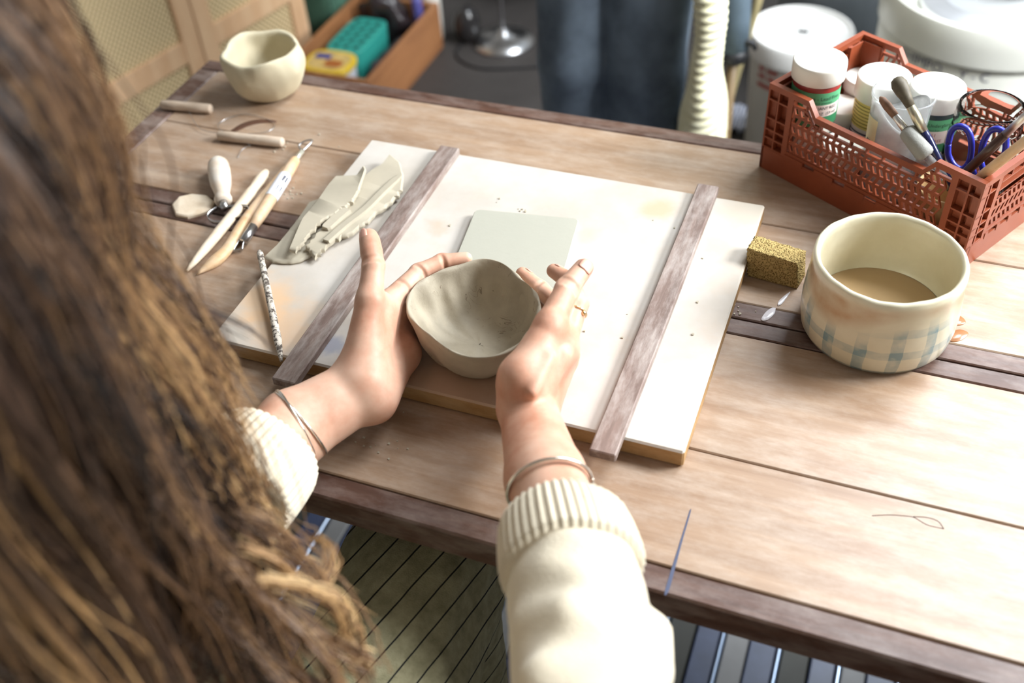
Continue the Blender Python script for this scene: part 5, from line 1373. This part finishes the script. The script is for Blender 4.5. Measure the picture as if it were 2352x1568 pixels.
# --- hair: a soft core and thousands of wavy strands
def hair_mat():
    n = NT('brown_wavy_hair'); at_ = n.new('ShaderNodeAttribute'); at_.attribute_name = 'tone'; at_.attribute_type = 'GEOMETRY'
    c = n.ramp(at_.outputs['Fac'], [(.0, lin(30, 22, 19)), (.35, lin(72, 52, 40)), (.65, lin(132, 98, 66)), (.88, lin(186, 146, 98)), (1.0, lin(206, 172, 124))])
    n.set(Base_Color=c, Roughness=.42, Specular_IOR_Level=.4); return n.m
HM = hair_mat()
def hair():
    r = np.random.default_rng(5)
    Vs = []; Fs = []; Ts = []; off = 0
    # clumps: root direction on the scalp, then a fall line
    nclump = 300
    for c in range(nclump):
        az = r.uniform(-PI, PI) if c % 3 == 0 else r.uniform(-2.8, 1.3)          # 0 = +X side, pi/2 = front
        el = r.uniform(.05, 1.25)
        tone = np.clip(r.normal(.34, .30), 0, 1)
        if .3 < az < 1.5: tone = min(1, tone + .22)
        dirn = A(math.cos(az) * math.cos(el), math.sin(az) * math.cos(el), math.sin(el))
        root = HC + A(dirn[0] * .088, dirn[1] * .098, dirn[2] * .098) + A(0, -.005, .012)
        rad = A(math.cos(az), math.sin(az), 0)
        out = r.uniform(.088, .118) * (1 + .10 * math.sin(az)) + (r.uniform(0, .05) if az < 0 else 0)
        front = math.sin(az); side = math.cos(az)
        zend = r.uniform(.86, 1.0) - .05 * max(0, side) + (.10 if front > .55 else 0)
        # silhouette side hangs straight; back falls behind the shoulder
        fall = HC * A(1, 1, 0) + A(rad[0] * out, rad[1] * out * 1.05, 0)
        spread = A(rad[0], rad[1], 0)
        amp = r.uniform(.006, .016); ph = r.uniform(0, 6.3); fr = r.uniform(9, 17); ph2 = r.uniform(0, 6.3)
        ns = int(r.integers(12, 20)) if .2 < az < 1.5 else int(r.integers(18, 30))
        m = 30
        s = np.linspace(0, 1, m)
        z0 = root[2]
        topz = HC[2] + .02
        Pc = np.zeros((m, 3))
        for i, u in enumerate(s):
            z = z0 + (zend - z0) * u
            k = min(1, max(0, (u / .22)))
            k = k * k * (3 - 2 * k)
            base = root * (1 - k) + A(fall[0], fall[1], 0) * k
            grow = (.030 if .2 < az < 1.6 else .035) * max(0, (topz - z)) / .4 - (.012 * math.exp(-((z - 1.15) / .06) ** 2) if .1 < az < 1.7 else 0)
            base = base + spread * grow
            base[2] = z
            if u < .22: base[2] += .02 * math.sin(PI * u / .22) * (el < .9)
            w = amp * (u ** .7)
            base[0] += w * math.sin(fr * z * 2.2 + ph); base[1] += w * math.cos(fr * z * 2.0 + ph2)
            Pc[i] = base
        # ends of the side locks curl outward
        if side > .2 and r.random() < .5:
            e = np.clip((s - .78) / .22, 0, 1)[:, None]; cu = r.uniform(.015, .045)
            Pc += (e ** 1.5) * (A(.8, .3, 0) * cu + A(0, 0, .02))
        wdt = r.uniform(.007, .013)
        for j in range(ns):
            o1, o2, o3 = r.normal(0, wdt, 3); sc_ = (.35 + .65 * np.minimum(1, s * 3))[:, None] * (1 - .25 * s[:, None])
            P = Pc + sc_ * A(o1, o2, o3 * .6)
            fz = r.normal(0, .0022); P = P + np.c_[np.sin(s * 21 + r.uniform(0, 6)), np.cos(s * 17 + r.uniform(0, 6)), np.zeros(m)] * fz
            L = r.uniform(.86, 1.0); mm = max(6, int(m * L)); Q = P[:mm]
            rad_ = r.uniform(.00035, .0008) * np.r_[.6, np.ones(mm - 3), .7, .3]
            V, F = tube_vf(Q, rad_, 3, caps=False)
            Vs.append(V); Fs.append(np.array(F) + off); off += len(V)
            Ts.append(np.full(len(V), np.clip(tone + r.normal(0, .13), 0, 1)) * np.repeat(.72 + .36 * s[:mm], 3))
    # flyaway strands
    for j in range(70):
        az = r.uniform(-.6, 1.2); p = HC + A(math.cos(az) * .10, math.sin(az) * .11, -.02); z = np.linspace(p[2], r.uniform(.95, 1.12), 16)
        a_ = r.uniform(.01, .045); ph = r.uniform(0, 6)
        Q = np.c_[p[0] + a_ * np.linspace(0, 1, 16) * (1 + .4 * np.sin(z * 30 + ph)), p[1] + a_ * .5 * np.sin(z * 25 + ph), z]
        V, F = tube_vf(Q, .0003, 3, caps=False); Vs.append(V); Fs.append(np.array(F) + off); off += len(V); Ts.append(np.full(len(V), .8))
    # loose curls at the ends, over the lap
    for (pts, tn, w) in (([(560, 1250), (650, 1290), (690, 1345), (735, 1330), (762, 1290), (752, 1240), (715, 1225)], .85, 14), ([(600, 1330), (700, 1350), (770, 1380), (798, 1440), (790, 1490)], .85, 16), ([(520, 1300), (620, 1380), (720, 1480), (780, 1568), (800, 1650)], .6, 30), ([(450, 1250), (560, 1340), (680, 1420), (760, 1480), (840, 1520)], .7, 24),
                         ([(420, 1350), (540, 1450), (640, 1560), (700, 1680)], .5, 34), ([(350, 1300), (480, 1420), (600, 1500), (740, 1600)], .55, 30), ([(560, 1180), (640, 1225), (700, 1290), (760, 1370), (820, 1470), (850, 1568)], .55, 18)):
        d0 = .60
        Pc = spline([A(0, 0, CZ) + ray(x, y) * (d0 + .012 * k) for k, (x, y) in enumerate(pts)], 26)
        for j in range(w):
            Q = Pc + r.normal(0, .0045, 3) * np.linspace(.6, 1, 26)[:, None] + r.normal(0, .0006, (26, 3))
            V, F = tube_vf(Q, r.uniform(.0004, .0008), 3, caps=False); Vs.append(V); Fs.append(np.array(F) + off); off += len(V); Ts.append(np.full(len(V), np.clip(tn + r.normal(0, .15), 0, 1)))
    # soft core so the mass is opaque
    C = SDF((-.60, .02, .84), (-.20, .44, 1.44), .008)
    C.cone(HC + A(0, -.004, .015), HC + A(0, -.008, .02), .094, .094, .02)
    C.cone(HC + A(0, -.01, -.02), HC + A(.0, -.015, -.20), .090, .095, .04); C.cone(HC + A(0, -.02, -.2), HC + A(.005, -.03, -.37), .092, .085, .04)
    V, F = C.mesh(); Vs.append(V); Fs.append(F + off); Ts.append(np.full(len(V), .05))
    return np.concatenate(Vs), Fs, np.concatenate(Ts)
VH, FHs, TH = hair()
me = bpy.data.meshes.new('hair')
FH = np.concatenate([f for f in FHs if f.shape[1] == 4])
mi = np.array(parent_world(potter).inverted()); VHl = VH @ mi[:3, :3].T + mi[:3, 3]
me.vertices.add(len(VHl)); me.vertices.foreach_set('co', VHl.ravel().astype(np.float32))
me.loops.add(FH.size); me.loops.foreach_set('vertex_index', FH.ravel().astype(np.int32))
me.polygons.add(len(FH)); me.polygons.foreach_set('loop_start', (np.arange(len(FH)) * 4).astype(np.int32)); me.polygons.foreach_set('loop_total', np.full(len(FH), 4, np.int32))
me.update(); me.validate()
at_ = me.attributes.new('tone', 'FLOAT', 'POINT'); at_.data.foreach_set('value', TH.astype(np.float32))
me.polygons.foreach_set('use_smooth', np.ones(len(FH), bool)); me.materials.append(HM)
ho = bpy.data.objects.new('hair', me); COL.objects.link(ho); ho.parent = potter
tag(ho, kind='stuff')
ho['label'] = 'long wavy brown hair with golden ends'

# stool
st = thing('stool', 'dark stool under the seated potter', 'stool', (-.365, .06, 0))
V, F = lathe_vf([(0, .41), (.15, .41), (.16, .415), (.16, .435), (.15, .442), (0, .442)], 40, A(-.365, .05, 0)); obj('seat', V, F, BLACK, st, auto=.8)
for k in range(4):
    t = PI / 4 + k * PI / 2; V, F = tube_vf([A(-.365 + .11 * math.cos(t), .05 + .11 * math.sin(t), .41), A(-.365 + .17 * math.cos(t), .05 + .17 * math.sin(t), 0)], .012, 10); obj('leg', V, F, BLACK, st)

# ------------------------------------------------------------------ person standing behind the table
def jean_mat():
    n = NT('blue_grey_denim'); v = n.coord(); f = n.noise(v, 9, 4, .6); g = n.noise(v, 500, 2)
    c = n.ramp(f, [(.3, lin(74, 84, 97)), (.7, lin(120, 133, 146))]); n.set(Base_Color=c, Roughness=.85, Specular_IOR_Level=.15); n.bump(g, .3, .001); return n.m
sp_ = thing('person', 'person in blue-grey jeans and cream knit standing behind the table', 'person', (-.49, 1.72, 0))
J = SDF((-.80, 1.48, .0), (-.20, 2.0, 1.05), .0075)
Bs = SDF((-.85, 1.40, .0), (-.10, 2.06, 1.78), .010)
cx = -.50
for s_ in (-1, 1):
    hip, kn, an = A(cx + s_ * .070, 1.75, .86), A(cx + s_ * .070, 1.70, .48), A(cx + s_ * .074, 1.74, .08)
    J.cone(hip, kn, .084, .071, .015); J.cone(kn, an, .071, .072, .015)
    Bs.cone(hip, kn, .075, .054, .03); Bs.cone(kn, an, .050, .034, .02); Bs.cone(an + A(0, .02, -.045), an + A(0, -.14, -.055), .034, .024, .02)
J.cone(A(cx - .05, 1.75, .93), A(cx + .05, 1.75, .93), .105, .105, .03)
Bs.cone(A(cx, 1.75, .92), A(cx, 1.76, 1.32), .115, .125, .03, flat=A(1, 0, 0), fs=1.2); Bs.cone(A(cx - .15, 1.76, 1.38), A(cx + .15, 1.76, 1.38), .055, .055, .04)
Bs.cone(A(cx, 1.76, 1.40), A(cx, 1.74, 1.50), .055, .052, .02); Bs.cone(A(cx, 1.73, 1.58), A(cx, 1.74, 1.64), .085, .088, .02); Bs.cone(A(cx, 1.645, 1.60), A(cx, 1.632, 1.585), .010, .014, .012)
for s_ in (-1, 1): Bs.chain([A(cx + s_ * .18, 1.76, 1.37), A(cx + s_ * .22, 1.76, 1.10), A(cx + s_ * .2, 1.66, .90), A(cx + s_ * .19, 1.62, .82)], [.045, .038, .028, .026], .02)
V, F = Bs.mesh(); obj('body', V, F, SKIN, sp_)
V, F = J.mesh(); V = smooth_vf(V, F, 2); V = V + (.005 * vnoise(V * A(1, 1, .45), 9, 3))[:, None] * unit(A(.2, -1, 0)); obj('jeans', V, F, jean_mat(), sp_)
def rib_mat():
    n = NT('cream_ribbed_knit'); tc = n.new('ShaderNodeTexCoord'); s = n.new('ShaderNodeSeparateXYZ'); n.link(tc.outputs['Object'], s.inputs[0])
    n.set(Base_Color=n.ramp(n.noise(n.coord(), 40, 3), [(.3, lin(218, 212, 176)), (.7, lin(236, 232, 204))]), Roughness=.95, Specular_IOR_Level=.1); return n.m
# long ribbed cardigan hanging at the side
ribs = 34; m = ribs * 6; n_ = 40
P = spline([pY(1625, -260, 1.70), pY(1628, -120, 1.68), pY(1632, 0, 1.66), pY(1628, 90, 1.65), pY(1622, 170, 1.65), pY(1616, 250, 1.66), pY(1612, 340, 1.67), pY(1608, 420, 1.68)], m)
zz = np.linspace(0, 1, m)
rad = np.interp(zz, [0, .3, .42, .58, .70, .80, 1], [.050, .048, .044, .052, .070, .080, .080]) + .0028 * np.sin(zz * ribs * 2 * PI)
V, F = tube_vf(P, rad, n_, squash=.55)
V = V + (.006 * vnoise(V, 8, 12))[:, None] * A(.6, -.6, .2); obj('knit_cardigan', V, F, rib_mat(), sp_)
V, F = None, None
Tp = SDF((-.88, 1.50, .85), (-.12, 2.02, 1.50), .010)
Tp.cone(A(cx, 1.75, .93), A(cx, 1.76, 1.32), .132, .142, .03, flat=A(1, 0, 0), fs=1.2); Tp.cone(A(cx - .16, 1.76, 1.38), A(cx + .16, 1.76, 1.38), .068, .068, .04)
for s_ in (-1, 1): Tp.chain([A(cx + s_ * .18, 1.76, 1.37), A(cx + s_ * .22, 1.76, 1.10), A(cx + s_ * .2, 1.67, .92)], [.058, .052, .044], .02)
V, F = Tp.mesh(); obj('knit_top', V, F, rib_mat(), sp_)
V, F = lathe_vf([(math.sin(PI * k / 16) * .105, -math.cos(PI * k / 16) * .12) for k in range(11, -1, -1)][::-1] if False else [(.105 * math.sin(PI * k / 16), .12 * math.cos(PI * k / 16)) for k in range(0, 11)], 28, A(cx, 1.765, 1.62), caps=False); obj('hair', V, F, simple('dark_short_hair', lin(48, 36, 30), .5, 0, .3, 90), sp_)
